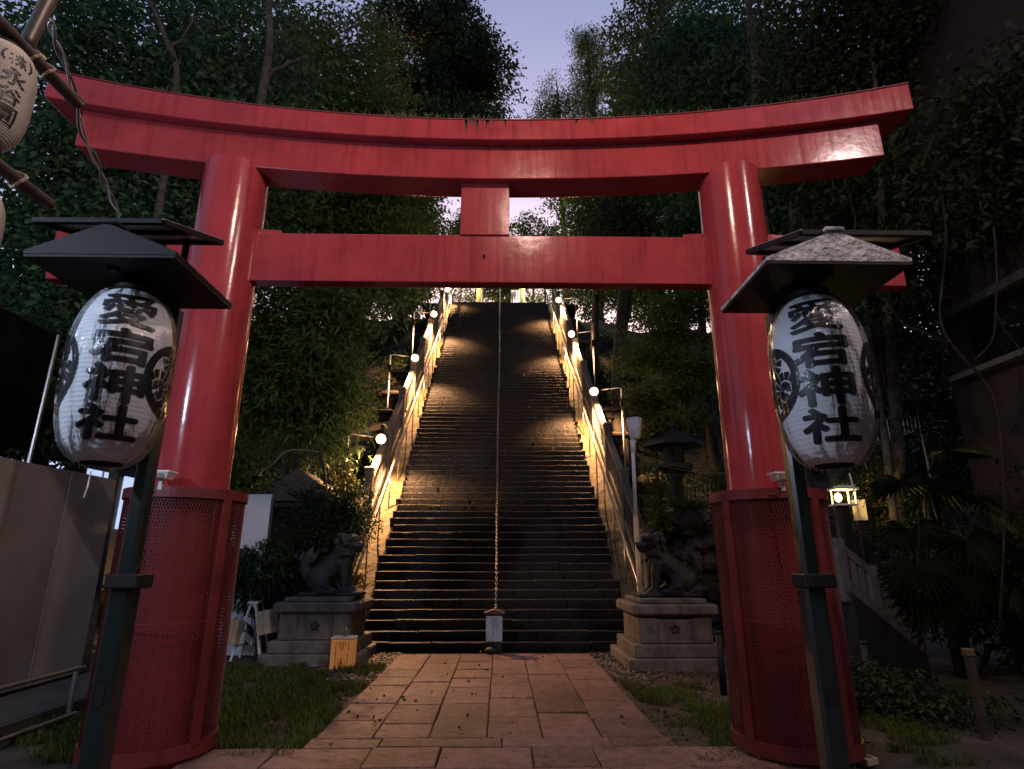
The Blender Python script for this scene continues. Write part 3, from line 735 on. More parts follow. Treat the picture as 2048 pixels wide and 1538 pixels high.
def lion(cx, cy, z, s, lb, turn=0):
    """seated guardian lion-dog, body along x, facing s (+1 right / -1 left)"""
    t = thing('guardian_lion', (cx, cy, z), lb, 'statue', 'guardian statues on the pedestals')
    m = MB()
    def P(x, y, zz): return Vector((cx+s*x, cy+y, z+zz))
    def B(x, y, zz, r, sq=(1, 1, 1)): m.ball(P(x, y, zz), r, 14, 9, sq)
    def T(pts, rad): m.tube([P(*p) for p in pts], rad, 10)
    m.box(P(0, 0, .03), (1.0, .5, .06))
    # hindquarters, back, chest
    B(-.25, 0, .27, .23, (1.05, .95, .95)); T([(-.26, 0, .28), (-.08, 0, .42), (.08, 0, .56), (.14, 0, .66)], [.21, .21, .20, .16])
    B(.12, 0, .50, .18, (.95, 1, 1.15))
    for sy in (-1, 1):
        B(-.20, sy*.19, .22, .16, (1.15, .55, 1.05)); T([(-.14, sy*.21, .18), (-.02, sy*.22, .13), (-.14, sy*.22, .09)], [.10, .08, .06]); T([(-.2, sy*.22, .08), (.06, sy*.22, .08)], [.06, .065]); B(.07, sy*.22, .085, .065, (1.3, 1, .8))
        T([(.16, sy*.13, .52), (.20, sy*.14, .32), (.22, sy*.14, .10)], [.10, .075, .065]); B(.26, sy*.14, .09, .075, (1.3, 1, .75))
        for q in range(3): B(.34, sy*.14+(q-1)*.045, .075, .028)
    # neck, head turned to the path
    T([(.10, 0, .62), (.17, -.02, .74), (.22, -.04, .82)], [.17, .16, .15])
    B(.25, -.05, .86, .155, (1.05, .95, .95)); B(.37, -.07, .80, .10, (1.1, 1.05, .75)); B(.36, -.07, .725, .075, (1.15, 1, .55)); B(.455, -.075, .835, .035, (1, 1.5, .8))
    for sy in (-1, 1):
        B(.36, -.06+sy*.085, .905, .034); B(.33, -.06+sy*.08, .945, .045, (1.2, .9, .5)); T([(.22, -.05+sy*.12, .95), (.16, -.05+sy*.17, .93), (.13, -.05+sy*.18, .86)], [.04, .045, .02])
    rr = random.Random(5)
    for k in range(64):     # curled mane
        a = rr.uniform(0, 6.28); h_ = rr.uniform(.48, .98); d = .165+.03*math.sin(h_*9)
        x = .14+.10*(h_-.5)+d*math.cos(a)*.95; 
        if x > .30 and h_ > .68: continue
        B(x, -.03+d*math.sin(a), h_, rr.uniform(.035, .055))
    # flame tail
    T([(-.44, 0, .25), (-.52, 0, .42), (-.46, 0, .62), (-.40, 0, .80)], [.07, .10, .09, .015]); T([(-.48, 0, .45), (-.58, 0, .60), (-.56, 0, .72)], [.07, .06, .012]); T([(-.45, .0, .5), (-.36, 0, .60), (-.33, 0, .70)], [.06, .05, .012])
    for k in range(6): B(-.46+.03*math.sin(k*2), .05*math.cos(k*2.1), .3+k*.06, .05)
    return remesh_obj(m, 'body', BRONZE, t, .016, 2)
lion(-2.72, 10.42, .97, 1, 'dark seated guardian lion facing right on the left stone pedestal')
lion(2.78, 9.98, .97, -1, 'dark seated guardian lion facing left on the right stone pedestal')

# ------------------------------------------------------------ lit box sign with a bottle on top
bx = thing('box_sign', (-2.26, 9.55, 0), 'glowing orange box sign standing on the grass before the left pedestal', 'sign')
def andon():
    m = M('lit_orange_paper', (.55, .30, .12), .7)
    n = m.node_tree; b = n.nodes['Principled BSDF']; tc = n.nodes['Texture Coordinate']; L = n.links
    b.inputs['Emission Color'].default_value = (1, .34, .07, 1); b.inputs['Emission Strength'].default_value = .05
    return m
m = MB(); m.box((-2.26, 9.55, .19), (.325, .26, .44), bev=.01); fb = m.build('body', andon(), bx)
m = MB(); m.box((-2.26, 9.55, -.0), (.38, .30, .04)); m.build('foot', WOOD, bx)
m = MB(); m.box((-2.26, 9.55, .425), (.345, .28, .03), bev=.008); m.build('lid', M('cream_board', (.62, .55, .45), .6), bx)
m = MB(); y_ = 9.418
for cx_, z0_, ln in ((-2.155, .375, .12), (-2.205, .375, .055), (-2.235, .375, .11), (-2.262, .375, .13), (-2.292, .375, .08), (-2.345, .36, .30)):
    z = z0_
    while z > z0_-ln: h_ = random.uniform(.010, .015); m.box((cx_, y_, z), (random.uniform(.008, .013), .002, h_)); z -= h_+.006
for z in (.21, .165, .115, .06): m.box((-2.165, y_, z), (.026, .002, .004)); m.box((-2.165, y_, z-.012), (.006, .002, .024)); m.box((-2.168, y_, z-.022), (.022, .002, .004))
n = 28
for i in range(n):
    a, b = 2*math.pi*i/n, 2*math.pi*(i+1)/n; c0 = (-2.255, .10)
    m.add([(c0[0]+r_*math.cos(q), y_, c0[1]+r_*math.sin(q)) for r_, q in ((.052, a), (.052, b), (.058, b), (.058, a))], [(0, 1, 2, 3)])
m.box((-2.257, y_, .125), (.022, .002, .022)); m.box((-2.257, y_, .098), (.02, .002, .036)); m.box((-2.272, y_, .085), (.035, .002, .008), ry=R(35)); m.box((-2.24, y_, .08), (.035, .002, .008), ry=R(-40)); m.box((-2.245, y_, .105), (.03, .002, .007), ry=R(-20))
m.build('writing', M('brown_print', (.06, .025, .01), .6), fb)
m = MB(); m.lathe([(.030, 0), (.033, .01), (.033, .07), (.026, .10), (.014, .125), (.012, .15), (.015, .152), (.015, .165), (.0, .166)], (-2.25, 9.56, .441), 16); tag(m.build('bottle', M('green_glass', (.10, .16, .11), .2, spec=.6), None, True), 'small green bottle standing on top of the orange box sign', 'bottle')

# ------------------------------------------------------------ stepladder with timber boxes
sl_ = thing('stepladder', (-3.98, 10.3, 0), 'white folding stepladder beside the left pedestal with timber hung on it', 'stepladder')
ap = Vector((-3.95, 10.35, .86))
for sx, yy in ((-1, 10.2), (-1, 10.55)):
    m = MB(); m.beam((-4.20, yy, -.02), (ap.x-.04, yy+(.04 if yy < 10.3 else -.04), ap.z), .045, .03); m.build('leg', WHITEP, sl_)
for sx, yy in ((1, 10.2), (1, 10.55)):
    m = MB(); m.beam((-3.72, yy, -.02), (ap.x+.04, yy+(.04 if yy < 10.3 else -.04), ap.z), .045, .03); m.build('leg', WHITEP, sl_)
for f in (.25, .5, .75):
    x = -4.20+(.21)*f; m = MB(); m.box((x, 10.375, .86*f), (.06, .33, .025)); m.build('rung', WHITEP, sl_)
m = MB(); m.box((ap.x, 10.375, .87), (.16, .36, .035)); m.build('top_step', WHITEP, sl_)
for c, d, ry, lb in (((-3.67, 10.18, .58), (.26, .2, .36), 12, 'pale timber box hung on the right side of the stepladder'), ((-4.13, 10.08, .45), (.17, .12, .36), 8, 'pale timber box leaning on the left side of the stepladder')):
    m = MB(); m.box(c, d, ry=R(-ry if c[0] > -3.9 else ry), rz=R(-20), bev=.006)
    m.box((c[0]+.002, c[1]-.004, c[2]), (.012, d[1]+.02, d[2]-.02), ry=R(-ry if c[0] > -3.9 else ry), rz=R(-20)); tag(m.build('timber_box', WOOD), lb, 'box', 'timber boxes at the stepladder')

# ------------------------------------------------------------ left side: hoarding, screen, pipes, kiosk
HO = M('beige_hoarding_sheet', (.15, .135, .125), .7, col2=(.24, .215, .20), scale=.9, bump=.12, bscale=3)
t = thing('hoarding_wall', (-5.6, 5, 0), 'plain beige site hoarding behind the left gate pillar', 'wall')
for i in range(6):
    y0 = 3.2+i*.93
    m = MB(); m.box((-5.62+.012*(i % 2), y0+.465, 1.38), (.03, .924, 2.60), bev=.004); m.build('panel', HO, t)
m = MB(); m.box((-5.62, 6.0, .04), (.10, 5.7, .12)); m.build('base_rail', BLACKP, t)
for y in (4.0, 6.5, 8.6): m = MB(); m.tube([(-5.70, y, -.05), (-5.70, y, 2.6)], .024, 8); m.build('post', STEEL, t)
t = thing('dark_screen', (-6.1, 6, 0), 'tall dark screen with a pale pole rising behind the beige hoarding', 'screen')
m = MB(); m.box((-6.10, 5.2, 3.72), (.02, 5.0, 1.62)); m.build('sheet', M('dark_mesh_sheet', (.006, .007, .007), .9, spec=.0, var=.3, scale=1), t)
m = MB(); m.beam((-6.1, 2.7, 4.545), (-6.1, 7.7, 4.545), .035, .03); m.build('top_rail', BLACKP, t)
for y in (2.7, 4.6, 6.62, 7.68): m = MB(); m.tube([(-6.06, y, -.05), (-6.06, y, 4.54)], .025, 8); m.build('post', STEEL, t)
t = thing('low_pipe_barrier', (-4.25, 6, 0), 'low two-pipe metal barrier left of the left gate pillar', 'barrier')
for z in (.50, .07): m = MB(); m.tube([(-4.27, 2.4, z), (-4.27, 4.5, z), (-4.22, 6.7, z)], .022, 8); m.build('pipe', STEEL, t, True)
for y in (3.0, 6.65): m = MB(); m.tube([(-4.26, y, -.1), (-4.26, y, .52)], .025, 8); m.build('post', STEEL, t)
m = MB(); m.box((-4.9, 7.5, .05), (.9, 5, .16), bev=.02); tag(m.build('concrete_kerb', M('dark_concrete', (.05, .048, .045), .8, var=.2, bump=.3)), 'low dark concrete kerb at the foot of the beige hoarding', 'kerb')
WP = M('white_fence_panel', (.70, .72, .78), .4, var=.05)
t = thing('white_fence', (-4.7, 10.6, 0), 'white metal fence panel right of the left gate pillar', 'fence')
for i in range(5):
    x0 = -6.1+i*.42; m = MB(); m.box((x0+.21, 10.65+.008*(i % 2), 1.34), (.414, .03, 2.64)); m.build('panel', WP, t)
m = MB(); m.box((-3.98, 10.65, 1.3), (.05, .05, 2.6)); m.build('post', DWOOD, t)
STR = M('striped_sheet', (.7, .7, .72), .5)
def stripes():
    n = STR.node_tree; b = n.nodes['Principled BSDF']; tc = n.nodes['Texture Coordinate']
    wv = n.nodes.new('ShaderNodeTexWave'); wv.wave_type = 'BANDS'; wv.bands_direction = 'DIAGONAL'; wv.inputs['Scale'].default_value = 2.2
    rp = n.nodes.new('ShaderNodeValToRGB'); rp.color_ramp.interpolation = 'CONSTANT'; rp.color_ramp.elements[1].position = .5; rp.color_ramp.elements[0].color = (.015, .015, .015, 1); rp.color_ramp.elements[1].color = (.75, .75, .78, 1)
    n.links.new(tc.outputs['Object'], wv.inputs['Vector']); n.links.new(wv.outputs['Fac'], rp.inputs['Fac']); n.links.new(rp.outputs[0], b.inputs['Base Color'])
stripes()
m = MB(); m.box((-4.06, 10.5, .95), (.12, .03, 1.5)); tag(m.build('striped_warning_board', STR), 'black and white striped board propped beside the white fence', 'board')
t = thing('wooden_shed', (-3.6, 12.0, 0), 'small dark wooden shed half hidden behind the round dark bush', 'shed')
m = MB(); m.box((-3.9, 12.1, 1.3), (1.5, .9, 2.7)); m.build('wall', M('brown_boards', (.10, .065, .045), .7, var=.3, scale=4), t)
m = MB(); m.add([(-4.85, 11.5, 2.62), (-2.95, 11.5, 2.62), (-2.95, 12.7, 2.62), (-4.85, 12.7, 2.62), (-3.9, 11.5, 3.25), (-3.9, 12.7, 3.25)], [(3, 2, 1, 0), (0, 1, 4), (2, 3, 5), (1, 2, 5, 4), (3, 0, 4, 5)]); m.build('roof', DWOOD, t)
m = MB(); m.box((-3.42, 11.64, 1.6), (.16, .03, 1.8)); m.build('door_frame', WOOD, t)
# lit kiosk whose windows shine between hoarding and lantern
t = thing('lit_kiosk', (-10.3, 14, 0), 'low building with bright blue-white windows above the beige hoarding', 'building')
m = MB(); m.box((-10.6, 13.5, 1.7), (2.2, 5.5, 3.6)); m.build('wall', M('kiosk_wall', (.25, .26, .28), .6), t)
m = MB(); m.box((-10.4, 13.5, 4.15), (2.9, 6.0, .12)); m.build('roof', BLACKP, t)
for y in (11.4, 12.8, 14.2, 15.6):
    m = MB(); m.box((-9.48, y, 2.9), (.03, 1.05, 1.3)); w_ = m.build('window', M('lit_window', (.6, .7, .9), .4, emis=(.55, .68, 1.0), estr=.35), t)
    m = MB(); m.box((-9.455, y, 2.9), (.03, .05, 1.3)); m.box((-9.455, y, 3.1), (.03, 1.05, .04)); m.build('frame', WHITEP, w_)

# ------------------------------------------------------------ right side things
t = thing('white_street_lamp', (2.56, 10.9, 0), 'unlit lamp with frosted white bucket shade on a pale pole by the stair foot', 'lamp')
c = Vector((2.575, 10.9, 0))
m = MB(); m.tube([(2.56, 10.9, -.05), (2.56, 10.9, 2.3)], .045, 12); m.build('lower_pole', M('yellowed_pole', (.45, .38, .24), .5, var=.15), t, True)
m = MB(); m.tube([(2.56, 10.9, 2.28), (2.585, 10.9, 3.72)], .034, 12); m.tube([(2.585, 10.9, 3.5), (2.585, 10.9, 3.72)], .05, 12); m.build('upper_pole', WHITEP, t, True)
m = MB(); m.lathe([(.075, 0), (.095, .02), (.155, .40), (.15, .405), (.07, .02)], (2.64, 10.9, 3.74), 28); m.build('shade', M('frosted_glass', (.62, .62, .68), .25, var=.05), t, True)
m = MB(); m.lathe([(.175, .405), (.175, .425), (.12, .45), (.02, .46)], (2.64, 10.9, 3.74), 28); m.build('cap', BLACKP, t, True)
m = MB(); m.tube([(2.66, 10.9, 3.45), (3.4, 11.2, 3.30), (4.3, 11.6, 3.2), (5.6, 12.2, 3.25)], .008, 6); m.tube([(2.66, 10.9, 3.42), (3.3, 11.2, 3.25), (4.2, 11.6, 3.17), (5.6, 12.2, 3.20)], .006, 6); tag(m.build('slack_wire', STEEL), 'pair of slack wires strung from the frosted white lamp to the trees', 'wire')
# rock mound and big stone lantern
t = thing('rock_mound', (3.9, 12.3, 0), 'dark mound of stacked rocks behind the right guardian statue', 'rocks')
rr = random.Random(3)
rocks = MB()
for k in range(70):
    z = rr.uniform(0, 2.3); a = rr.uniform(math.pi, 2*math.pi); d = .95-.12*z
    r_ = rr.uniform(.16, .32); rocks.ball((3.95+d*1.05*math.cos(a), 12.6+d*math.sin(a)*.8, z), r_, 9, 6, (rr.uniform(.9, 1.3), 1, rr.uniform(.6, .9)))
rocks.ball((3.95, 12.7, 1.0), 1.0, 12, 8, (.95, .8, 1.5))
for i, v in enumerate(rocks.v): q = noise.noise(Vector(v)*4)*.06; rocks.v[i] = (v[0]+q, v[1]+q, v[2]+q)
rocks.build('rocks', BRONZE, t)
rk2 = MB()
for k in range(26): rk2.ball((5.02+rr.uniform(-.12, .12), 12.0+rr.uniform(-.2, .2), .5+k*.075), rr.uniform(.10, .19), 7, 5, (1.3, 1, .6))
rk2.build('wall_stones', GRAND, t)
t = thing('stone_lantern', (3.86, 12.6, 2.4), 'tall dark stone lantern standing on the rock mound', 'stone lantern')
c = Vector((3.86, 12.6, 0))
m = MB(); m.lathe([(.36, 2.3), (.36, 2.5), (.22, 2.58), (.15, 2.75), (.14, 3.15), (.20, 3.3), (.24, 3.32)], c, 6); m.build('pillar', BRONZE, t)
m = MB(); m.lathe([(.25, 3.32), (.42, 3.42), (.42, 3.5), (.3, 3.53)], c, 6); m.build('platform', BRONZE, t)
m = MB(); m.lathe([(.24, 3.53), (.24, 3.88)], c, 6); fbx = m.build('fire_box', BRONZE, t)
m = MB(); m.box((3.86, 12.385, 3.71), (.16, .02, .2)); m.build('opening_shade', INK, fbx)  # solid black block stands in for shade inside the fire box
m = MB(); m.lathe([(.25, 3.88), (.66, 3.9), (.62, 3.99), (.4, 4.1), (.18, 4.26), (.12, 4.28)], c, 6); m.build('roof', BRONZE, t)
m = MB(); m.lathe([(.13, 4.28), (.17, 4.34), (.18, 4.45), (.12, 4.56), (.02, 4.66)], c, 12); m.build('finial', BRONZE, t, True)
# sloping railing on the hillside path
t = thing('picket_railing', (4.2, 13, 2.5), 'pale picket railing rising to the right across the dark hillside', 'railing')
a, b = Vector((4.05, 13.0, 2.98)), Vector((9.9, 13.2, 4.95))
m = MB(); m.tube([a, b], .022, 8); m.build('top_rail', RAILM, t)
m = MB(); m.tube([a-Vector((0, 0, .5)), b-Vector((0, 0, .5))], .018, 8); m.build('bottom_rail', RAILM, t)
for i in range(61):
    p = a.lerp(b, i/60); m = MB(); m.tube([p-Vector((0, 0, .5)), p], .009, 5); m.build('picket', RAILM, t)
for i in range(5):
    p = a.lerp(b, i/4); m = MB(); m.tube([p-Vector((0, 0, 2.6)), p], .025, 6); m.build('post', RAILM, t)
# stone rail of the gentler side stair
PALE = M('pale_rail_stone', (.11, .11, .115), .8, var=.25, scale=8)
t = thing('side_stair_rail', (5.6, 8.6, 0), 'weathered stone rail sloping down beside the palm, right of the gate', 'balustrade')
a = at(1838, 1312, 8.5); b = at(1690, 1188, 8.3)
n = 9
m = MB(); m.beam(a+Vector((0, 0, .62)), b+Vector((0, 0, .62)), .14, .10); m.build('top_rail', PALE, t)
m = MB(); m.beam(a+Vector((0, 0, .10)), b+Vector((0, 0, .10)), .18, .16); m.build('bottom_rail', PALE, t)
for i in range(n):
    p = a.lerp(b, (i+.5)/n); m = MB(); m.box((p.x, p.y, p.z+.37), (.085, .085, .46)); m.build('baluster', PALE, t)
for f in (0.0, .55, 1.0):
    p = a.lerp(b, f); m = MB(); m.box((p.x, p.y, p.z+.31), (.15, .15, .84), bev=.02); m.build('post', PALE, t)
m = MB(); lo = a.copy(); lo.z = -.05; hi = b.copy(); hi.z = -.05
dd = (b-a).cross(Vector((0, 0, 1))).normalized()*.14
m.hexa([lo-dd, lo+dd, hi+dd, hi-dd], [a-dd+Vector((0, 0, .02)), a+dd+Vector((0, 0, .02)), b+dd+Vector((0, 0, .02)), b-dd+Vector((0, 0, .02))]); m.build('plinth', BRONZE, t)
# lit post lamp by the side stair
p = at(1676, 995, 9.5)
t = thing('small_post_lamp', (p.x, p.y, 0), 'small glowing yellow lamp with a flat cap right of the right gate pillar', 'lamp')
m = MB(); m.box((p.x+.05, p.y, (p.z-.14)/2), (.13, .13, p.z-.14)); m.build('post', DWOOD, t)
m = MB(); m.ball(p, .055, 12, 9, (1, 1, 1.3)); b = m.build('bulb', M('yellow_bulb', (1, .7, .3), .4, emis=(1, .50, .12), estr=7), t, True)
m = MB(); m.box(p+Vector((.10, 0, .135)), (.36, .3, .03)); m.box(p+Vector((.1, 0, .17)), (.2, .2, .04)); m.build('cap', WHITEP, t)
m = MB(); m.box(p+Vector((.06, 0, -.12)), (.32, .28, .03)); m.build('tray', WHITEP, t)
for dx, dy in ((.23, -.1), (.23, .1), (-.05, .1)): m = MB(); m.box(p+Vector((dx, dy, .01)), (.02, .02, .23)); m.build('stay', WHITEP, t)
point('lamp_light', p+Vector((0, -.12, .0)), 9, (1, .62, .2), .03, t)
q = at(1719, 1020, 9.9)
t = thing('white_notice_board', (q.x, q.y, 0), 'small pale board lit by the yellow post lamp', 'sign')
m = MB(); m.box(q, (.2, .03, .34), rz=R(-20)); m.build('board', M('pale_board', (.7, .66, .5), .6), t)
m = MB(); m.box((q.x, q.y+.04, q.z/2-.1), (.06, .05, q.z)); m.build('post', DWOOD, t)
for (px, py), h_, r_, mt, lb, nm in (((1448, 1390), .70, .042, BLACKP, 'slim grey metal bollard between the right pedestal and the red cage', 'bollard'), ((1745, 1400), .62, .04, BRONZE, 'dark slim bollard right of the right red cage', 'bollard')):
    p = atz(px, py, 0); t = thing(nm, p, lb, 'bollard', 'slim bollards right of the path')
    m = MB(); m.tube([p-Vector((0, 0, .05)), p+Vector((0, 0, h_))], r_, 12); m.build('shaft', mt, t, True)
    m = MB(); m.lathe([(r_+.006, h_-.02), (r_+.006, h_+.012), (.01, h_+.02)], p, 12); m.build('cap', mt, t, True)
p = atz(1972, 1480, 0); t = thing('marker_stake', p, 'yellowish marker stake standing alone at the far right', 'stake')
m = MB(); m.box(p+Vector((0, 0, .33)), (.07, .07, .74), bev=.008); m.build('shaft', M('shaded_yellow_paint', (.010, .009, .006), .8, col2=(.045, .034, .016), scale=8), t)  # shade of this corner put into the dark paint colour
m = MB(); m.box(p+Vector((0, 0, .73)), (.085, .085, .07), bev=.01); m.build('head', M('ochre_cap', (.09, .055, .026), .6, var=.3), t)
p = atz(1738, 1530, .02); m = MB(); m.box(p+Vector((0, 0, .03)), (.13, .09, .05), rz=R(25), bev=.006); m.box(p+Vector((0, 0, .06)), (.01, .095, .012), rz=R(25)); tag(m.build('timber_offcut', WOOD), 'small pale timber block lying at the base of the right pillar', 'block')
# brick building at far right
BR = M('dark_brick', (.05, .02, .018), .8)
def brickify():
    n = BR.node_tree; b = n.nodes['Principled BSDF']; tc = n.nodes['Texture Coordinate']
    mp = n.nodes.new('ShaderNodeMapping'); mp.inputs['Rotation'].default_value = (R(90), 0, R(90)); n.links.new(tc.outputs['Object'], mp.inputs['Vector'])
    sx = n.nodes.new('ShaderNodeSeparateXYZ'); cb = n.nodes.new('ShaderNodeCombineXYZ'); ad = n.nodes.new('ShaderNodeMath')
    n.links.new(tc.outputs['Object'], sx.inputs[0]); n.links.new(sx.outputs['X'], ad.inputs[0]); n.links.new(sx.outputs['Y'], ad.inputs[1]); n.links.new(ad.outputs[0], cb.inputs['X']); n.links.new(sx.outputs['Z'], cb.inputs['Y'])
    bt = n.nodes.new('ShaderNodeTexBrick'); bt.inputs['Scale'].default_value = 3.2; bt.inputs['Color1'].default_value = (.024, .010, .009, 1); bt.inputs['Color2'].default_value = (.012, .007, .007, 1); bt.inputs['Mortar'].default_value = (.02, .018, .017, 1); bt.inputs['Mortar Size'].default_value = .025
    n.links.new(cb.outputs[0], bt.inputs['Vector']); n.links.new(bt.outputs['Color'], b.inputs['Base Color'])
    bp = n.nodes.new('ShaderNodeBump'); bp.inputs['Strength'].default_value = .5; bp.inputs['Distance'].default_value = .02; n.links.new(bt.outputs['Fac'], bp.inputs['Height']); bp.invert = True; n.links.new(bp.outputs[0], b.inputs['Normal'])
brickify()
bl = thing('brick_building', (8, 4, 0), 'dark brick building with long strip windows at the right edge', 'building')
m = MB()
def wall(z0, z1, y0=-.6, y1=9.7): m.box((10.0, (y0+y1)/2, (z0+z1)/2), (4.0, y1-y0, z1-z0))  # near end extended out of view to keep lamp light off the palm
wall(0, 4.52); wall(5.60, 6.70); wall(7.75, 22)
m.build('wall', BR, bl)
for z_ in (5.06, 7.22): m = MB(); m.box((8.2, 9.4, z_), (.3, .5, 1.05)); m.build('corner_pier', BR, bl)
GL = M('dark_window_glass', (.01, .012, .014), .06, spec=.8)
for z0, z1 in ((4.55, 5.58), (6.73, 7.73)):
    m = MB(); m.box((7.95, 5.2, z0-.03), (.28, 8.6, .09)); m.build('sill', M('grey_sill', (.10, .10, .10), .6), bl)
    for y0, y1 in ((7.75, 9.1), (6.3, 7.6), (4.8, 6.2), (3.2, 4.7)):
        m = MB(); m.box((8.25, (y0+y1)/2, (z0+z1)/2), (.03, y1-y0, z1-z0-.04)); wn = m.build('window', GL, bl)
        for yy in (y0, y1): m = MB(); m.box((8.2, yy, (z0+z1)/2), (.06, .05, z1-z0-.04)); m.build('frame', BLACKP, wn)
m = MB(); m.box((7.97, 5.2, 5.68), (.16, 8.6, .14)); m.box((7.97, 5.2, 7.83), (.16, 8.6, .14)); m.build('lintel_band', M('grey_band', (.05, .05, .05), .7), bl)

# ------------------------------------------------------------ top of the stairs
t = thing('upper_torii', (0, 30.5, 14), 'yellow-lit shrine gate posts at the head of the stairway', 'gate')
YL = M('pale_yellow_paint', (.62, .52, .22), .5, var=.1)
for x in (-1.2, 1.25):
    m = MB(); m.tube([(x, 30.6, 13.9), (x, 30.6, 17.4)], .17, 16); m.build('pillar', YL, t, True)
m = MB(); m.box((0, 30.6, 17.55), (4.0, .3, .3)); m.build('top_lintel', YL, t)
m = MB(); m.box((0, 30.6, 16.7), (3.2, .2, .24)); m.build('tie_beam', YL, t)
m = MB(); m.box((-.03, 29.4, 14.9), (.16, .16, 2.0)); tag(m.build('dark_post', DWOOD), 'dark square post at the top of the stairway between the yellow pillars', 'post')
m = MB(); vs = []
for i in range(13):
    for z in (14.05, 16.6): vs.append((.62+i*.045, 31.3+.05*math.sin(i*1.7), z))
m.add(vs, [(2*i, 2*i+2, 2*i+3, 2*i+1) for i in range(12)])
tag(m.build('white_banner', M('white_cloth', (.78, .76, .85), .7, emis=(.85, .8, 1), estr=.0)), 'white cloth banner hanging behind the yellow posts at the stair top', 'banner')
ul = thing('shrine_lamp', (.3, 28.9, 14), 'lamp lighting the upper shrine gate at the head of the stairs', 'lamp')
m = MB(); m.tube([(-2.6, 29.6, 13.9), (-2.6, 29.6, 17.6)], .05, 8); m.build('post', BLACKP, ul)
m = MB(); m.ball((-2.6, 29.6, 17.7), .12, 10, 8); b = m.build('bulb', BULB, ul, True)
point('shrine_light', (-2.5, 29.75, 17.5), 320, (1, .80, .35), .15, ul)
m = MB(); m.tube([(2.5, 29.8, 13.9), (2.5, 29.8, 17.2)], .05, 8); m.build('post', BLACKP, ul)
m = MB(); m.ball((2.5, 29.8, 17.3), .12, 10, 8); m.build('bulb', BULB, ul, True)
point('shrine_light', (2.4, 29.95, 17.1), 260, (1, .9, .75), .15, ul)

# ------------------------------------------------------------ foliage
def leaves(centres, dirs, L, Wd, seed, fold=.18, droop=.25):
    rng = np.random.default_rng(seed); n = len(centres)
    d = dirs/np.linalg.norm(dirs, axis=1, keepdims=True)
    s = np.cross(d, rng.normal(size=(n, 3))); s /= np.linalg.norm(s, axis=1, keepdims=True)+1e-9
    nn = np.cross(d, s)
    ln = L*rng.uniform(.6, 1.3, (n, 1)); wd = Wd*rng.uniform(.7, 1.25, (n, 1))
    base = centres-d*ln*.5; tip = centres+d*ln*.5; tip[:, 2] -= (ln*droop)[:, 0]
    mid = centres+nn*ln*fold*.5
    V = np.stack([base, mid+s*wd*.5, tip, mid-s*wd*.5], 1).reshape(-1, 3)
    F = np.arange(n*4).reshape(n, 4); return V, F
def crown_pts(blobs, ncl, per, sig, seed, hole=-.15, up=.2, fr=.35, holescale=1.0):
    rng = np.random.default_rng(seed); cs = []
    vol = np.array([b[1][0]*b[1][1]*b[1][2] for b in blobs])**.75; vol = vol/vol.sum()
    while len(cs) < ncl:
        b = blobs[rng.choice(len(blobs), p=vol)]
        v = rng.normal(size=3); v /= np.linalg.norm(v); r = rng.uniform()**.45
        p = np.array(b[0])+v*r*np.array(b[1])
        if noise.noise(Vector(p*fr*holescale)+Vector((seed*1.7, 0, 0))) < hole: continue
        cs.append(p)
    cs = np.array(cs)
    P = np.repeat(cs, per, 0)+rng.normal(size=(ncl*per, 3))*np.array([sig, sig, sig*.6])
    c0 = np.mean([b[0] for b in blobs], 0)
    D = rng.normal(size=P.shape)+.5*(P-c0)/np.linalg.norm(P-c0, axis=1, keepdims=True); D[:, 2] = D[:, 2]*.6-up
    return cs, P, D
def limb(m, a, b, r0, r1, rng, n=7, wob=.12):
    a, b = Vector(a), Vector(b); pts = []; l = (b-a).length
    for i in range(n+1):
        f = i/n; p = a.lerp(b, f); k = math.sin(math.pi*f)*l*wob
        pts.append(p+Vector((rng.uniform(-1, 1)*k*.4, rng.uniform(-1, 1)*k*.4, k*.6)))
    m.tube(pts, [r0+(r1-r0)*i/n for i in range(n+1)], 7)
LEAF_A = leafmat('evergreen_leaf', (.042, .085, .024), (.098, .170, .048))
LEAF_B = leafmat('olive_leaf', (.050, .084, .022), (.115, .165, .044))
LEAF_C = leafmat('bluish_dark_leaf', (.034, .082, .036), (.082, .165, .068))
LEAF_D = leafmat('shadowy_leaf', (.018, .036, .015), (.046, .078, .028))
LEAF_M = leafmat('maple_leaf', (.045, .08, .014), (.10, .16, .032), .35)
LEAF_Y = leafmat('lamplit_leaf', (.07, .085, .02), (.16, .17, .045), .35)  # yellow of the lamplight put into the leaf colour
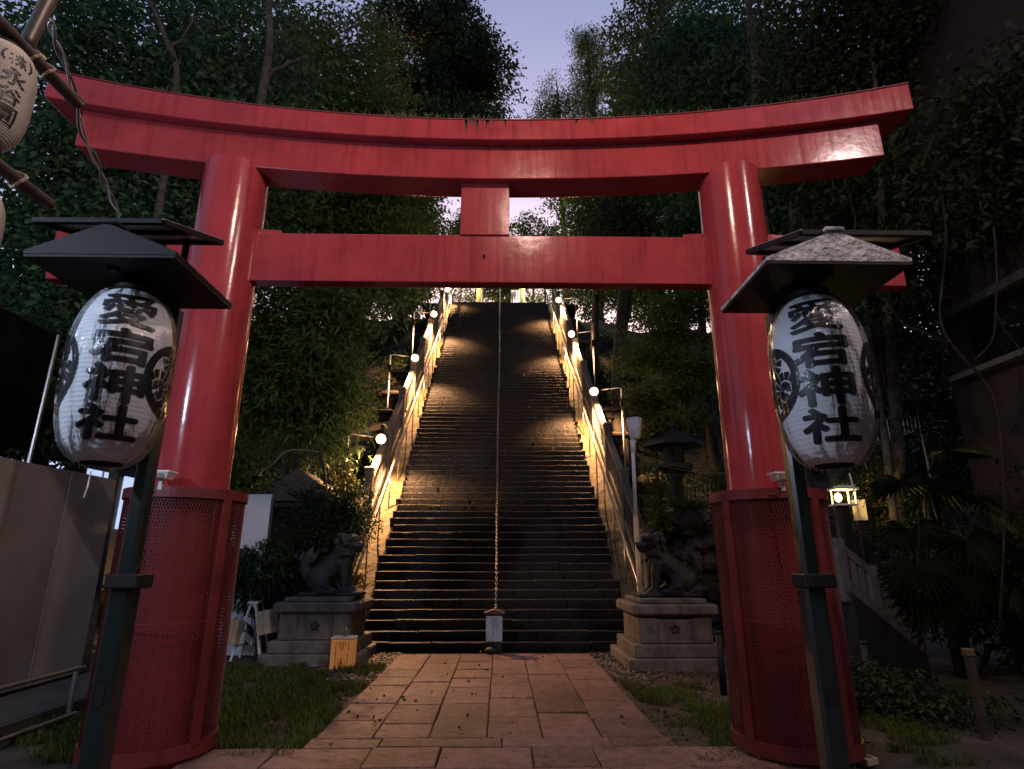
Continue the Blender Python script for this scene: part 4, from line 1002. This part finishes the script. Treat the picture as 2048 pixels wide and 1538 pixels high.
def tree(name, base, blobs, label, cat='tree', group=None, L=.16, Wd=.07, ncl=420, per=55, sig=.34, seed=1, mat=LEAF_A, bark=BARKD, r=.22, limbs=9, hole=-.12, up=.2, top=None, lean=(0, 0)):
    rng = random.Random(seed)
    t = thing(name, base, label, cat, group)
    cs, P, D = crown_pts(blobs, ncl, per, sig, seed, hole, up)
    V, F = leaves(P, D, L, Wd, seed); np_obj('crown', V, F, mat, t)
    m = MB(); b = Vector(base); zlo = min(q[0][2]-q[1][2] for q in blobs); zhi = max(q[0][2]+q[1][2]*.6 for q in blobs)
    c0 = np.mean([q[0] for q in blobs], 0)
    mid = Vector((c0[0]*.6+b.x*.4+lean[0], c0[1]*.6+b.y*.4+lean[1], max(b.z+.5, zlo+.2*(zhi-zlo))))
    topv = Vector((c0[0], c0[1], zhi))
    pts = [b-Vector((0, 0, .4)), b.lerp(mid, .5)+Vector((rng.uniform(-.2, .2), rng.uniform(-.2, .2), 0)), mid, mid.lerp(topv, .5)+Vector((rng.uniform(-.3, .3), 0, 0)), topv]
    m.tube(spl(pts, 5), [r*(1.25 if i == 0 else 1)*(1-.85*i/20) for i in range(21)], 10)
    for k in range(limbs):
        f = rng.uniform(.15, .85); a = mid.lerp(topv, f) if rng.random() < .75 else b.lerp(mid, rng.uniform(.6, 1))
        e = Vector(cs[rng.randrange(len(cs))]); limb(m, a, e, r*.4*(1-f*.5), r*.08, rng)
    m.build('trunk', bark, t, True)
    return t
TG = 'trees on the hillside'
def B(x, y, z, rx, ry, rz): return ((x, y, z), (rx, ry, rz))
def base(x, y): return (x, y, max(0, H(x, y))-.1)
tree('evergreen_tree', base(-8.4, 12.0), [B(-8.2, 11.6, 12.5, 3.6, 2.6, 4.2), B(-6.6, 11.4, 10.2, 2.6, 2.2, 2.6), B(-9.5, 11.0, 8, 2.6, 2.4, 2.6)], 'big dark evergreen rising at the upper left behind the bamboo rack', group=TG, seed=21, hole=-.3, ncl=1000, per=50, mat=LEAF_C, L=.17, Wd=.085)
tree('evergreen_tree', base(-8.2, 10.8), [B(-8.3, 10.6, 5.6, 2.2, 1.8, 2.6), B(-7, 10.8, 7.5, 1.9, 1.6, 1.8), B(-9.2, 10.0, 3.8, 2.0, 1.5, 2.0)], 'lower leafy evergreen left of the left pillar, under the end of the top beam', group=TG, seed=22, hole=-.3, ncl=600, per=50, mat=LEAF_C, L=.15, Wd=.08)
tree('olive_green_tree', base(-6.0, 16.5), [B(-6.1, 16.3, 15.5, 3.4, 2.6, 4.6), B(-4.2, 16.8, 13.2, 2.2, 2.2, 3.0), B(-7.6, 16.5, 12.5, 2.4, 2, 3)], 'tall olive green tree above the left half of the top beam', group=TG, seed=23, hole=-.3, ncl=1100, per=48, mat=LEAF_B, bark=BARK, L=.19, Wd=.08, limbs=14)
tree('olive_green_tree', base(-9.5, 20), [B(-9.8, 19.5, 18.5, 4.0, 3, 6.0), B(-12, 18, 15, 3.5, 3, 4)], 'tall pale-trunked tree far up the left slope behind the olive tree', group=TG, seed=24, hole=-.3, ncl=900, per=48, mat=LEAF_B, bark=BARK, L=.22, Wd=.11, r=.26)
tree('camphor_tree', base(-5.2, 27.5), [B(-4.9, 28, 28, 4.6, 3.6, 7.0), B(-2.6, 28, 26.8, 2.6, 2.6, 3.2), B(-1.2, 28, 28.6, 2.2, 2.4, 3.0), B(-3.6, 28, 33, 2.6, 3, 3.2), B(-1.2, 28, 25.6, 1.5, 1.5, 1.2)], 'large dark round-crowned tree left of the sky gap above the gate', group=TG, seed=25, ncl=1250, per=44, mat=LEAF_D, L=.27, Wd=.14, r=.42, limbs=18, hole=-.10)
tree('broadleaf_tree', base(-4.5, 13.2), [B(-4.5, 13.3, 6.3, 1.55, 1.2, 2.0), B(-5.5, 13.3, 5.0, 1.3, 1.1, 1.8), B(-3.95, 13.2, 4.9, .75, .7, 1.5), B(-5.3, 13.2, 7.4, 1.3, 1, 1.2), B(-3.7, 13.4, 7.3, .9, .8, 1.0)], 'long-leaved evergreen filling the space between left pillar and stairway', group=TG, seed=26, ncl=520, per=34, sig=.3, mat=LEAF_A, L=.24, Wd=.055, r=.17, limbs=12, hole=-.2, up=.5)
tree('low_leafy_tree', base(-5.7, 11.6), [B(-5.6, 11.4, 3.35, .75, .6, .55), B(-5.0, 11.3, 2.95, .55, .5, .35)], 'low bright green leafy branches just over the white fence panel', group=TG, seed=27, ncl=90, per=36, sig=.2, mat=LEAF_M, L=.12, Wd=.06, r=.06, limbs=5, hole=-.5)
tree('slope_tree', base(-5.5, 21.5), [B(-5.4, 21.5, 15.8, 2.4, 2, 3.2), B(-3.9, 22, 13.5, 1.3, 1.5, 2.5), B(-7.2, 21, 14, 2.4, 2, 3)], 'dark mid-slope tree seen through the gate above the left tie beam', group=TG, seed=28, ncl=460, per=42, mat=LEAF_A, L=.2, Wd=.09)
tree('slope_tree', base(-3.8, 24.3), [B(-3.7, 24.5, 15.7, .9, 1, 2.4), B(-4.6, 24.5, 17.6, 1.6, 1.4, 1.6)], 'small dark tree beside the topmost left stair lamp', group=TG, seed=29, ncl=160, per=40, mat=LEAF_D, L=.2, Wd=.09, r=.12)
tree('slope_tree', base(4.0, 23.5), [B(4.4, 23.5, 16.6, 1.8, 1.6, 2.6), B(3.3, 25, 19.2, 1.3, 1.3, 1.2), B(5.6, 23, 14.5, 1.8, 1.5, 2.4)], 'bright-edged tree seen through the gate right of the centre strut', group=TG, seed=30, ncl=420, per=42, mat=LEAF_B, L=.2, Wd=.09)
tree('slope_tree', base(7.4, 19.5), [B(7.2, 19.3, 13.6, 2.6, 2, 3.2), B(5.4, 19.6, 12.0, 1.5, 1.4, 2.2), B(9.2, 19, 12, 2, 2, 3)], 'dark tree seen through the gate above the right end of the tie beam', group=TG, seed=31, ncl=520, per=42, mat=LEAF_C, L=.18, Wd=.085)
tree('dark_trunk_tree', base(3.75, 17.6), [B(4.0, 17.4, 12.2, 1.2, 1.1, 1.6), B(5.0, 17.6, 11.2, 1.3, 1.2, 1.3)], 'dark thick-trunked tree right beside the middle right stair lamp', group=TG, seed=32, ncl=150, per=40, mat=LEAF_D, L=.17, Wd=.08, r=.30)
tree('maple_tree', base(4.4, 14.2), [B(4.5, 14.2, 7.3, 1.25, .9, .5), B(3.9, 14.2, 6.5, 1.0, .8, .32), B(5.1, 14.0, 6.2, .95, .8, .3), B(4.3, 14, 5.6, 1.0, .7, .25), B(4.9, 14.3, 8.0, 1.2, .9, .4), B(3.75, 13.9, 5.0, .6, .5, .2), B(4.7, 13.8, 4.7, .6, .5, .18)], 'layered green maple between the stairway and the right pillar', group=TG, seed=33, ncl=420, per=46, sig=.2, mat=LEAF_M, L=.085, Wd=.045, r=.09, limbs=16, hole=-.3, up=.1)
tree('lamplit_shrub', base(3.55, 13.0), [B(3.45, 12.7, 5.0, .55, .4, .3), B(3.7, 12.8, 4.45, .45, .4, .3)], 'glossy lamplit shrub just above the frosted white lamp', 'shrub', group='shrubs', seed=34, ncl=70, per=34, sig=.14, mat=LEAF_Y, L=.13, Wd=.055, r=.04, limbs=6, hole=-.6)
tree('big_green_tree', base(8.0, 15.0), [B(7.6, 14.6, 14.6, 3.0, 2.4, 5.0), B(5.7, 15.2, 15.0, 1.7, 1.8, 3.6), B(9.2, 13.6, 11, 2.6, 2.2, 3.2), B(6.0, 14.6, 10.6, 1.6, 1.5, 1.8)], 'massive green tree filling the upper right above the gate', group=TG, seed=35, hole=-.25, ncl=1300, per=50, mat=LEAF_C, bark=BARK, L=.18, Wd=.10, r=.30, limbs=16)
tree('big_green_tree', base(7.0, 21), [B(7.2, 21, 21.5, 2.7, 2.4, 6.0), B(8.8, 20.5, 18, 2.8, 2.4, 4)], 'tall tree edging the right side of the sky gap', group=TG, seed=36, ncl=640, per=46, mat=LEAF_B, bark=BARK, L=.22, Wd=.12, r=.30)
tree('big_green_tree', base(6.8, 10.8), [B(7.2, 9.9, 9.6, 1.7, 1.5, 2.4), B(6.9, 10.2, 6.6, 1.3, 1.2, 1.6), B(7.0, 8.6, 11.2, 2.0, 1.8, 2.4), B(6.9, 7.4, 9.6, 1.0, 1.2, 1.4), B(7.25, 6.9, 8.5, .7, 1.1, 1.6), B(7.3, 7.6, 7.0, .5, .8, .9)], 'dark leafy tree between the gate and the brick building', group=TG, seed=37, ncl=760, per=46, mat=LEAF_D, bark=BARK, L=.14, Wd=.07, r=.13, hole=-.05)
tree('feathery_tree', (4.2, 34, 13.9), [B(4.5, 34, 32.6, 1.82, 1.44, 2.86), B(3.3, 34, 29.0, 1.96, 1.44, 1.54), B(4.9, 34, 29.5, 2.24, 1.56, 2.20), B(3.2, 34, 31.6, 1.12, 0.96, 1.54), B(2.7, 34, 27.4, 1.54, 1.20, 0.99), B(5.0, 34, 27, 2.80, 1.80, 1.76)], 'thin feathery tree standing against the sky right of the gap', group=TG, seed=38, ncl=560, per=38, sig=.32, mat=LEAF_B, bark=BARK, L=.2, Wd=.07, r=.22, limbs=22, hole=-.1)
tree('feathery_tree', (6.6, 35, 13.9), [B(6.6, 35, 37, 1.40, 1.20, 3.08), B(6.9, 35, 33.4, 2.24, 1.56, 2.86), B(6.2, 35, 39.2, 0.98, 0.84, 1.43), B(6.8, 35, 29.5, 2.52, 1.68, 2.64)], 'taller feathery tree reaching highest in the sky gap', group=TG, seed=39, ncl=560, per=38, sig=.32, mat=LEAF_B, bark=BARK, L=.2, Wd=.07, r=.22, limbs=22, hole=-.1)
tree('hilltop_tree', (-1.0, 37, 13.9), [B(-1.9, 37, 23, 1.5, 1.4, 1.7), B(-3.4, 38, 24.5, 1.6, 1.4, 1.6)], 'small tree on the hilltop in the bright gap beside the centre strut', group=TG, seed=40, ncl=140, per=30, mat=LEAF_B, L=.22, Wd=.09, r=.14, limbs=16, hole=-.05)
tree('hilltop_tree', (1.6, 40, 13.9), [B(2.2, 40, 23.5, 3.0, 2, 3.6), B(6, 41, 24, 3.5, 2, 4), B(0.8, 40, 20.5, 2.5, 2, 2.4)], 'green hilltop tree behind the centre strut, right of it', group=TG, seed=41, ncl=420, per=40, mat=LEAF_B, L=.28, Wd=.13, r=.2, limbs=12, hole=0)
tree('hilltop_tree', (-11, 36, 13.9), [B(-11, 36, 24, 5, 3, 6.5), B(-7, 37, 21.0, 3, 2.5, 3.2)], 'broad dark hilltop tree far behind the left tie beam', group=TG, seed=42, hole=-.3, ncl=800, per=40, mat=LEAF_D, L=.3, Wd=.15, r=.3)
tree('hilltop_tree', (13, 30, 13.9), [B(13, 30, 22, 5, 3, 7), B(10, 30, 26, 4, 3, 5)], 'broad dark hilltop tree far behind the upper right tree', group=TG, seed=43, hole=-.3, ncl=900, per=40, mat=LEAF_D, L=.3, Wd=.15, r=.3)
PB = M('pale_bark', (.14, .12, .10), .8, var=.2)
for i, (px, py0, py1, Y, r_, lb) in enumerate(((352, 190, -40, 9.3, .07, 'thin leaning pale trunk above the left end of the top beam'), (520, 215, -30, 10.6, .12, 'straight pale trunk above the left pillar of the gate'), (1512, 330, -30, 11.4, .13, 'tall pale trunk rising behind the right pillar top'), (1590, 470, 60, 11.2, .13, 'twin pale trunk right of the right pillar top'), (1722, 470, 120, 9.6, .06, 'pale leaning branch-like trunk beyond the right end of the top beam'))):
    a_ = at(px, py0, Y); b_ = at(px+(-70, 15, -20, -10, 150)[i], py1, Y-.3); g_ = Vector((a_.x+(.3, 0, .1, .1, -.5)[i], Y, max(0, H(a_.x, Y))-.2))
    t = thing('bare_tree', g_, lb, 'tree', 'thin trunks among the trees'); rng_ = random.Random(i)
    m = MB(); m.tube(spl([g_, g_.lerp(a_, .5), a_, a_.lerp(b_, .5)+Vector((.12, 0, 0)), b_], 5), [r_*(1.15-.6*k/20) for k in range(21)], 9); tr_ = m.build('trunk', BARK, t, True)
    for k in range(4):
        f = rng_.uniform(.1, .9); q = a_.lerp(b_, f); m = MB(); limb(m, q, q+Vector((rng_.uniform(-1.3, 1.3), rng_.uniform(-.4, .2), rng_.uniform(.5, 1.6))), r_*.4, .012, rng_); m.build('branch', BARK, tr_, True)
SG = 'shrubs'
tree('slope_bush', base(9.6, 13.6), [B(9.6, 13.4, 3.6, 1.6, .9, 1.8), B(11.2, 13.2, 5.0, 1.6, 1.0, 2.2), B(8.7, 13.8, 5.2, .9, .8, 1.2)], 'dark leafy bush on the slope under the pale railing, right of the right lantern', 'bush', SG, seed=64, ncl=260, per=44, sig=.22, mat=LEAF_D, L=.15, Wd=.07, r=.06, limbs=6, hole=-.5)
tree('hilltop_bush', (6.5, 31, 13.9), [B(6.3, 31, 16.6, 3.4, 1.2, 3.2), B(9.5, 30, 17, 2.6, 1.2, 3.4)], 'dark hilltop bush right of the head of the stairway', 'bush', SG, seed=61, ncl=360, per=44, mat=LEAF_D, L=.2, Wd=.1, r=.08, limbs=6, hole=-.7)
tree('hilltop_bush', (-6.2, 31, 13.9), [B(-6.2, 31, 16.8, 2.6, 1.2, 3.2), B(-9.5, 30, 17, 2.6, 1.2, 2.8), B(-4.9, 28.6, 15.4, 1.7, .8, 1.7)], 'dark hilltop bush left of the head of the stairway', 'bush', SG, seed=62, ncl=460, per=44, mat=LEAF_D, L=.2, Wd=.1, r=.08, limbs=6, hole=-.7)
tree('slope_tree', base(11, 16.5), [B(11, 16.2, 8.5, 2.2, 1.6, 3.2), B(9.6, 16, 6.6, 1.6, 1.3, 2.2), B(12.8, 15, 10, 2.2, 1.6, 3.2)], 'dark leafy tree behind the brick building, right of the right lantern', group=TG, seed=63, ncl=460, per=44, mat=LEAF_D, L=.17, Wd=.085, hole=-.2)
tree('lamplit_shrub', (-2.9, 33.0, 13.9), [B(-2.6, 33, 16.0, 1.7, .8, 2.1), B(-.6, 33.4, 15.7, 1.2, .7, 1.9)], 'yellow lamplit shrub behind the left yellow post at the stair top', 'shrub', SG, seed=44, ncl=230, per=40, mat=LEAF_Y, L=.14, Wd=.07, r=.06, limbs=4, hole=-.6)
tree('lamplit_shrub', (2.3, 32.6, 13.9), [B(2.5, 32.6, 15.7, 1.0, .6, 1.8), B(.35, 33, 15.2, .45, .4, 1.2)], 'dim green shrub right of the white banner at the stair top', 'shrub', SG, seed=45, ncl=140, per=40, mat=LEAF_M, L=.13, Wd=.06, r=.05, limbs=4, hole=-.6)
tree('round_dark_bush', (-3.15, 11.35, 0), [B(-3.15, 11.2, 2.15, .82, .55, .95), B(-3.45, 11.0, 1.5, .7, .5, .7), B(-2.75, 11.4, 2.3, .45, .4, .7)], 'round dark needle-leaved bush behind the left guardian statue', 'bush', SG, seed=46, ncl=300, per=60, sig=.13, mat=LEAF_D, L=.085, Wd=.022, r=.08, limbs=8, hole=-.6, up=-.1)
tree('drooping_bush', (-4.15, 10.75, 0), [B(-4.05, 10.6, 1.25, .45, .35, .6), B(-4.35, 10.5, 1.45, .3, .3, .35)], 'drooping dark bush above the stepladder in front of the white fence', 'bush', SG, seed=47, ncl=80, per=50, sig=.13, mat=LEAF_D, L=.15, Wd=.03, r=.04, limbs=6, hole=-.6, up=.7)
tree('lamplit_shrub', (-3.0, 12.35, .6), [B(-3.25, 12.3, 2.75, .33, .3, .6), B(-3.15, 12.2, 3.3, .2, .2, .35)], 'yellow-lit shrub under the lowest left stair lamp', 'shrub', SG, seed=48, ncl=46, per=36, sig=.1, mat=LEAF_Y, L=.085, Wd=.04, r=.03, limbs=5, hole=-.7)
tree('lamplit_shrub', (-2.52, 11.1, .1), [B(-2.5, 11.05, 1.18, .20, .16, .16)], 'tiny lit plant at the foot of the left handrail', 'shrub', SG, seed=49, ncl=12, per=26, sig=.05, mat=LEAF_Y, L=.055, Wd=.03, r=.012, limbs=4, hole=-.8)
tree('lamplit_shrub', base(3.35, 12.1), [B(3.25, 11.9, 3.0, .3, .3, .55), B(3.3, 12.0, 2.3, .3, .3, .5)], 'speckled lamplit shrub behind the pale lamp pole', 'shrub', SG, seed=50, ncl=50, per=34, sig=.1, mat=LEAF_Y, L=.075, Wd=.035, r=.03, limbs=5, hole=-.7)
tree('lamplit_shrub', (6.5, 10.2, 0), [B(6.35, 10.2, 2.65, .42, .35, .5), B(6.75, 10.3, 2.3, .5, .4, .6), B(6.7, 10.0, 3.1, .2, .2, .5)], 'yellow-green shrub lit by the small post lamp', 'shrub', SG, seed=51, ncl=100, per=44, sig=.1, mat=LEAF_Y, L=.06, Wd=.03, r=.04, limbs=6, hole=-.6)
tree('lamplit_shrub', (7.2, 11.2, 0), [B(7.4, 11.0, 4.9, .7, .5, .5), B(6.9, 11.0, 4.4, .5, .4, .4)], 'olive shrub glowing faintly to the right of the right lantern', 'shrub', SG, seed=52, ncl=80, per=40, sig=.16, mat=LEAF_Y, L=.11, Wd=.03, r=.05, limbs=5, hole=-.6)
tree('dark_understorey_bush', (7.0, 9.2, 0), [B(7.2, 9.2, 1.2, 1.0, .8, 1.2), B(8.2, 8.2, 1.6, .8, .9, 1.6)], 'dark bush behind the palm at the lower right', 'bush', SG, seed=53, ncl=140, per=44, sig=.2, mat=LEAF_D, L=.12, Wd=.05, r=.05, limbs=6, hole=-.6)
tree('dark_understorey_bush', (3.75, 6.9, 0), [B(3.95, 6.9, .22, .7, .6, .22), B(4.6, 6.6, .15, .6, .5, .15)], 'low dark weeds right of the right red cage', 'bush', SG, seed=54, ncl=70, per=34, sig=.12, mat=LEAF_D, L=.09, Wd=.035, r=.015, limbs=6, hole=-.8)  # dark leaf colour stands in for shade in this corner
tree('reed_clump', base(4.55, 12.4), [B(4.7, 12.2, 3.05, .3, .25, .3), B(4.1, 12.0, 2.62, .6, .2, .12)], 'strap-leaved clump on the rock mound beside the stone lantern', 'plant', SG, seed=55, ncl=40, per=12, sig=.08, mat=LEAF_M, L=.34, Wd=.025, r=.02, limbs=3, hole=-.8, up=-.6)
# fan palm
pt = thing('fan_palm', (6.35, 8.6, 0), 'fan palm with drooping pleated fronds right of the stone stair rail', 'palm')
m = MB(); m.tube([(6.5, 8.7, -.1), (6.45, 8.7, 1.2), (6.4, 8.6, 2.6)], [.13, .11, .10], 10); m.build('trunk', BARKD, pt, True)
LEAF_P = leafmat('palm_leaf', (.014, .022, .008), (.032, .046, .013), .2)
def frond(c, stem, aim, rad, seed):
    rng = random.Random(seed); c = Vector(c); aim = Vector(aim).normalized(); sd = aim.cross(Vector((0, 0, 1))).normalized(); nn = sd.cross(aim)
    m = MB(); m.tube([stem, Vector(stem).lerp(c, .5)+Vector((0, 0, .12)), c], .012, 5)
    for k in range(26):
        a = R(-125+250*k/25); d = aim*math.cos(a)+sd*math.sin(a); l = rad*rng.uniform(.85, 1.05)*(1-.12*abs(a)/2)
        p1 = c+d*l*.6+nn*.04; p2 = c+d*l+Vector((0, 0, -.18*l)); wv = d.cross(nn).normalized()*.022
        m.add([c, p1+wv, p2, p1-wv], [(0, 1, 2), (0, 2, 3)])
    return m
cr = Vector((6.4, 8.6, 2.7))
for i, (px, py, Y, r_) in enumerate(((1835, 1135, 8.0, .55), (1905, 1150, 8.0, .5), (1860, 1200, 8.1, .5), (1870, 960, 8.4, .6), (1800, 960, 8.4, .5), (1960, 1000, 8.2, .65), (1930, 1080, 8.0, .55), (1990, 1150, 8.1, .55), (1895, 900, 8.6, .6), (1820, 1060, 8.3, .5))):
    c = at(px, py, Y); frond(c, cr, (c-cr)+Vector((0, -.3, -.5)), r_, i).build('frond', LEAF_P, pt)
# bare climbing stems near the building
t = thing('bare_climber', (6.6, 8.3, 0), 'bare twisting vine stems hanging before the brick building', 'vine')
for pts, r_ in (([(1883, 385, 7.6), (1893, 470, 7.6), (1886, 560, 7.6), (1880, 630, 7.6), (1895, 675, 7.6), (1930, 720, 7.6), (1990, 800, 7.7), (2010, 1000, 7.7), (2000, 1250, 7.7)], .018), ([(1932, 328, 7.2), (1950, 365, 7.2), (1965, 420, 7.2), (1985, 440, 7.2), (1994, 540, 7.2), (1992, 610, 7.2), (1985, 680, 7.2), (1950, 720, 7.5)], .014), ([(1776, 590, 7.4), (1790, 625, 7.4), (1810, 650, 7.4), (1850, 665, 7.4), (1905, 690, 7.6)], .016), ([(1992, 620, 7.2), (2010, 660, 7.2), (2048, 705, 7.2)], .01)):
    MB().tube(spl([at(*p) for p in pts], 6), r_, 6).build('stem', BARKD, t, True)
# pale bare branches
t = thing('pale_bare_branch', (-4.6, 12.0, 0), 'pale crooked bare branch in front of the dark foliage over the white fence', 'branch')
MB().tube(spl([at(*p) for p in ((640, 905, 12.2), (600, 900, 12), (570, 905, 11.9), (545, 928, 11.8), (515, 948, 11.7), (480, 958, 11.7), (455, 962, 11.7))], 6), .025, 6).build('limb', M('pale_bark', (.14, .12, .10), .8, var=.2), t, True)
MB().tube(spl([at(*p) for p in ((640, 905, 12.2), (650, 960, 12.2), (650, 1040, 12.2), (652, 1200, 12.2))], 6), .04, 6).build('limb', BARKD, t, True)

# ------------------------------------------------------------ grass, gravel, leaf litter
def grass(x0, x1, y0, y1, n, seed, hmin, hmax, patch):
    rng = np.random.default_rng(seed); P = []
    while len(P) < n:
        x = rng.uniform(x0, x1); y = rng.uniform(y0, y1)
        if noise.noise(Vector((x*1.1, y*1.1, seed)))+.35*noise.noise(Vector((x*4, y*4, seed))) < patch: continue
        P.append((x, y, 0))
    P = np.array(P); h = rng.uniform(hmin, hmax, n); a = rng.uniform(0, 6.28, n); l = rng.uniform(.1, .7, n)*h; w_ = rng.uniform(.003, .006, n)
    dx, dy = np.cos(a), np.sin(a); z = np.zeros(n)
    V = np.stack([P+np.stack([-dy*w_, dx*w_, z], 1), P+np.stack([dy*w_, -dx*w_, z], 1), P+np.stack([dx*l*.4+dy*w_*.6, dy*l*.4-dx*w_*.6, h*.6], 1), P+np.stack([dx*l, dy*l, h], 1)], 1).reshape(-1, 3)
    return V, np.arange(n*4).reshape(n, 4)
GM = leafmat('grass_blade', (.035, .06, .010), (.11, .14, .03), .3, scale=2)
a = grass(-4.4, -1.62, 5.4, 9.7, 30000, 3, .03, .10, -.12); b = grass(1.66, 4.2, 5.2, 8.6, 12000, 4, .03, .09, .02)
V = np.concatenate([a[0], b[0]]); F = np.concatenate([a[1], b[1]+len(a[0])])
o = np_obj('grass', V, F, GM, kind='stuff')
gm = MB(); rr = random.Random(8)
for k in range(1500):
    s = rr.choice((-1, 1)); x = s*rr.uniform(1.58, 2.6); y = rr.uniform(8.6, 10.95)
    if s*x > 2.1 and y < 9.3 and rr.random() < .5: continue
    r_ = rr.uniform(.010, .028); gm.ball((x, y, r_*.4), r_, 5, 3, (rr.uniform(.8, 1.4), 1, .6))
gm.build('gravel', M('damp_gravel', (.05, .04, .035), .6, col2=(.2, .16, .14), scale=30, island=.8), kind='stuff')
rng = np.random.default_rng(77); n = 5200
P = np.zeros((n, 3)); P[:, 0] = rng.uniform(-3.4, 3.4, n); P[:, 1] = rng.uniform(5.6, 10.9, n)
P = P[(np.abs(P[:, 0]) > 1.6) | (rng.uniform(size=n) < .03)]; P[:, 2] = np.where(np.abs(P[:, 0]) > 1.6, .012, .068)
D = rng.normal(size=P.shape); D[:, 2] *= .12
V, F = leaves(P, D, .055, .03, 5, .1, .05)
np_obj('leaf_litter', V, F, leafmat('fallen_leaf', (.04, .028, .015), (.14, .09, .04), .1), kind='stuff')
# undergrowth on the slopes
rng = np.random.default_rng(78); n = 44000; P = []
while len(P) < n:
    x = 3.2+rng.uniform(0, 1)**1.3*14*1.0; x *= rng.choice((-1, 1)); y = rng.uniform(12.8, 28)
    if noise.noise(Vector((x*.8, y*.8, 7))) < -.1: continue
    P.append((x, y, H(x, y)+rng.uniform(0, .5)**1.3))
P = np.array(P); D = rng.normal(size=P.shape); D[:, 2] = np.abs(D[:, 2])*.5
V, F = leaves(P, D, .2, .08, 6)
np_obj('undergrowth', V, F, LEAF_D, kind='stuff')

# ------------------------------------------------------------ street lamps on the road side, behind the photographer
def street_lamp(x, y, h, W, col, lb, arm=(0, 0)):
    t = thing('street_lamp', (x, y, 0), lb, 'street lamp', 'street lamps on the road')
    hx, hy = x+arm[0], y+arm[1]
    m = MB(); m.tube([(x, y, -.1), (x, y, h-.3), (x+arm[0]*.5, y+arm[1]*.5, h+.05), (hx, hy, h+.06)], [.09, .06, .05, .04], 10); m.build('pole', STEEL, t, True)
    m = MB(); m.lathe([(.20, -.02), (.20, .06), (.10, .14)], (hx, hy, h), 20); m.build('head', BLACKP, t, True)
    m = MB(); m.ball((hx, hy, h-.05), .13, 14, 8, (1, 1, .5)); b = m.build('globe', M('street_globe_%d' % int(h*10), (1, 1, 1), .4, emis=col, estr=W/45), t, True)
    point('lamp_light', (hx, hy, h-.25), W, col, .12, t)
street_lamp(9.2, -2.6, 11.2, 600, (1, .78, .74), 'tall street lamp on the road right of the gate', (-.4, .3))
street_lamp(-5.0, .0, 4.4, 190, (.62, .74, 1), 'cool white street lamp left of the gate', (.4, .2))
street_lamp(2.9, -.6, 8.0, 235, (1, .66, .52), 'warm street lamp arching over the road before the gate', (-2.3, 1.8))

# ------------------------------------------------------------ unseen dark office blocks, added behind the camera to block sky light
OB = M('dark_cladding', (.05, .05, .055), .6, var=.2)
for x0, x1, y0, h, lb in ((-46, -9, -19, 30, 'unseen office block added behind and left of the camera to block sky light'), (-8.5, 14, -21, 38, 'unseen office tower added behind the camera to block sky light'), (14.5, 48, -19, 27, 'unseen office block added behind and right of the camera to block sky light')):
    t = thing('added_office_block', ((x0+x1)/2, y0, 0), lb, 'building', 'unseen office blocks added to block sky light')
    m = MB(); m.box(((x0+x1)/2, y0-6, h/2-.05), (x1-x0, 12, h)); m.build('wall', OB, t)
    m = MB()
    for z in range(3, h-2, 4): m.box(((x0+x1)/2, y0+.02, z), (x1-x0-2, .06, 1.8))
    m.build('window', GL, t)
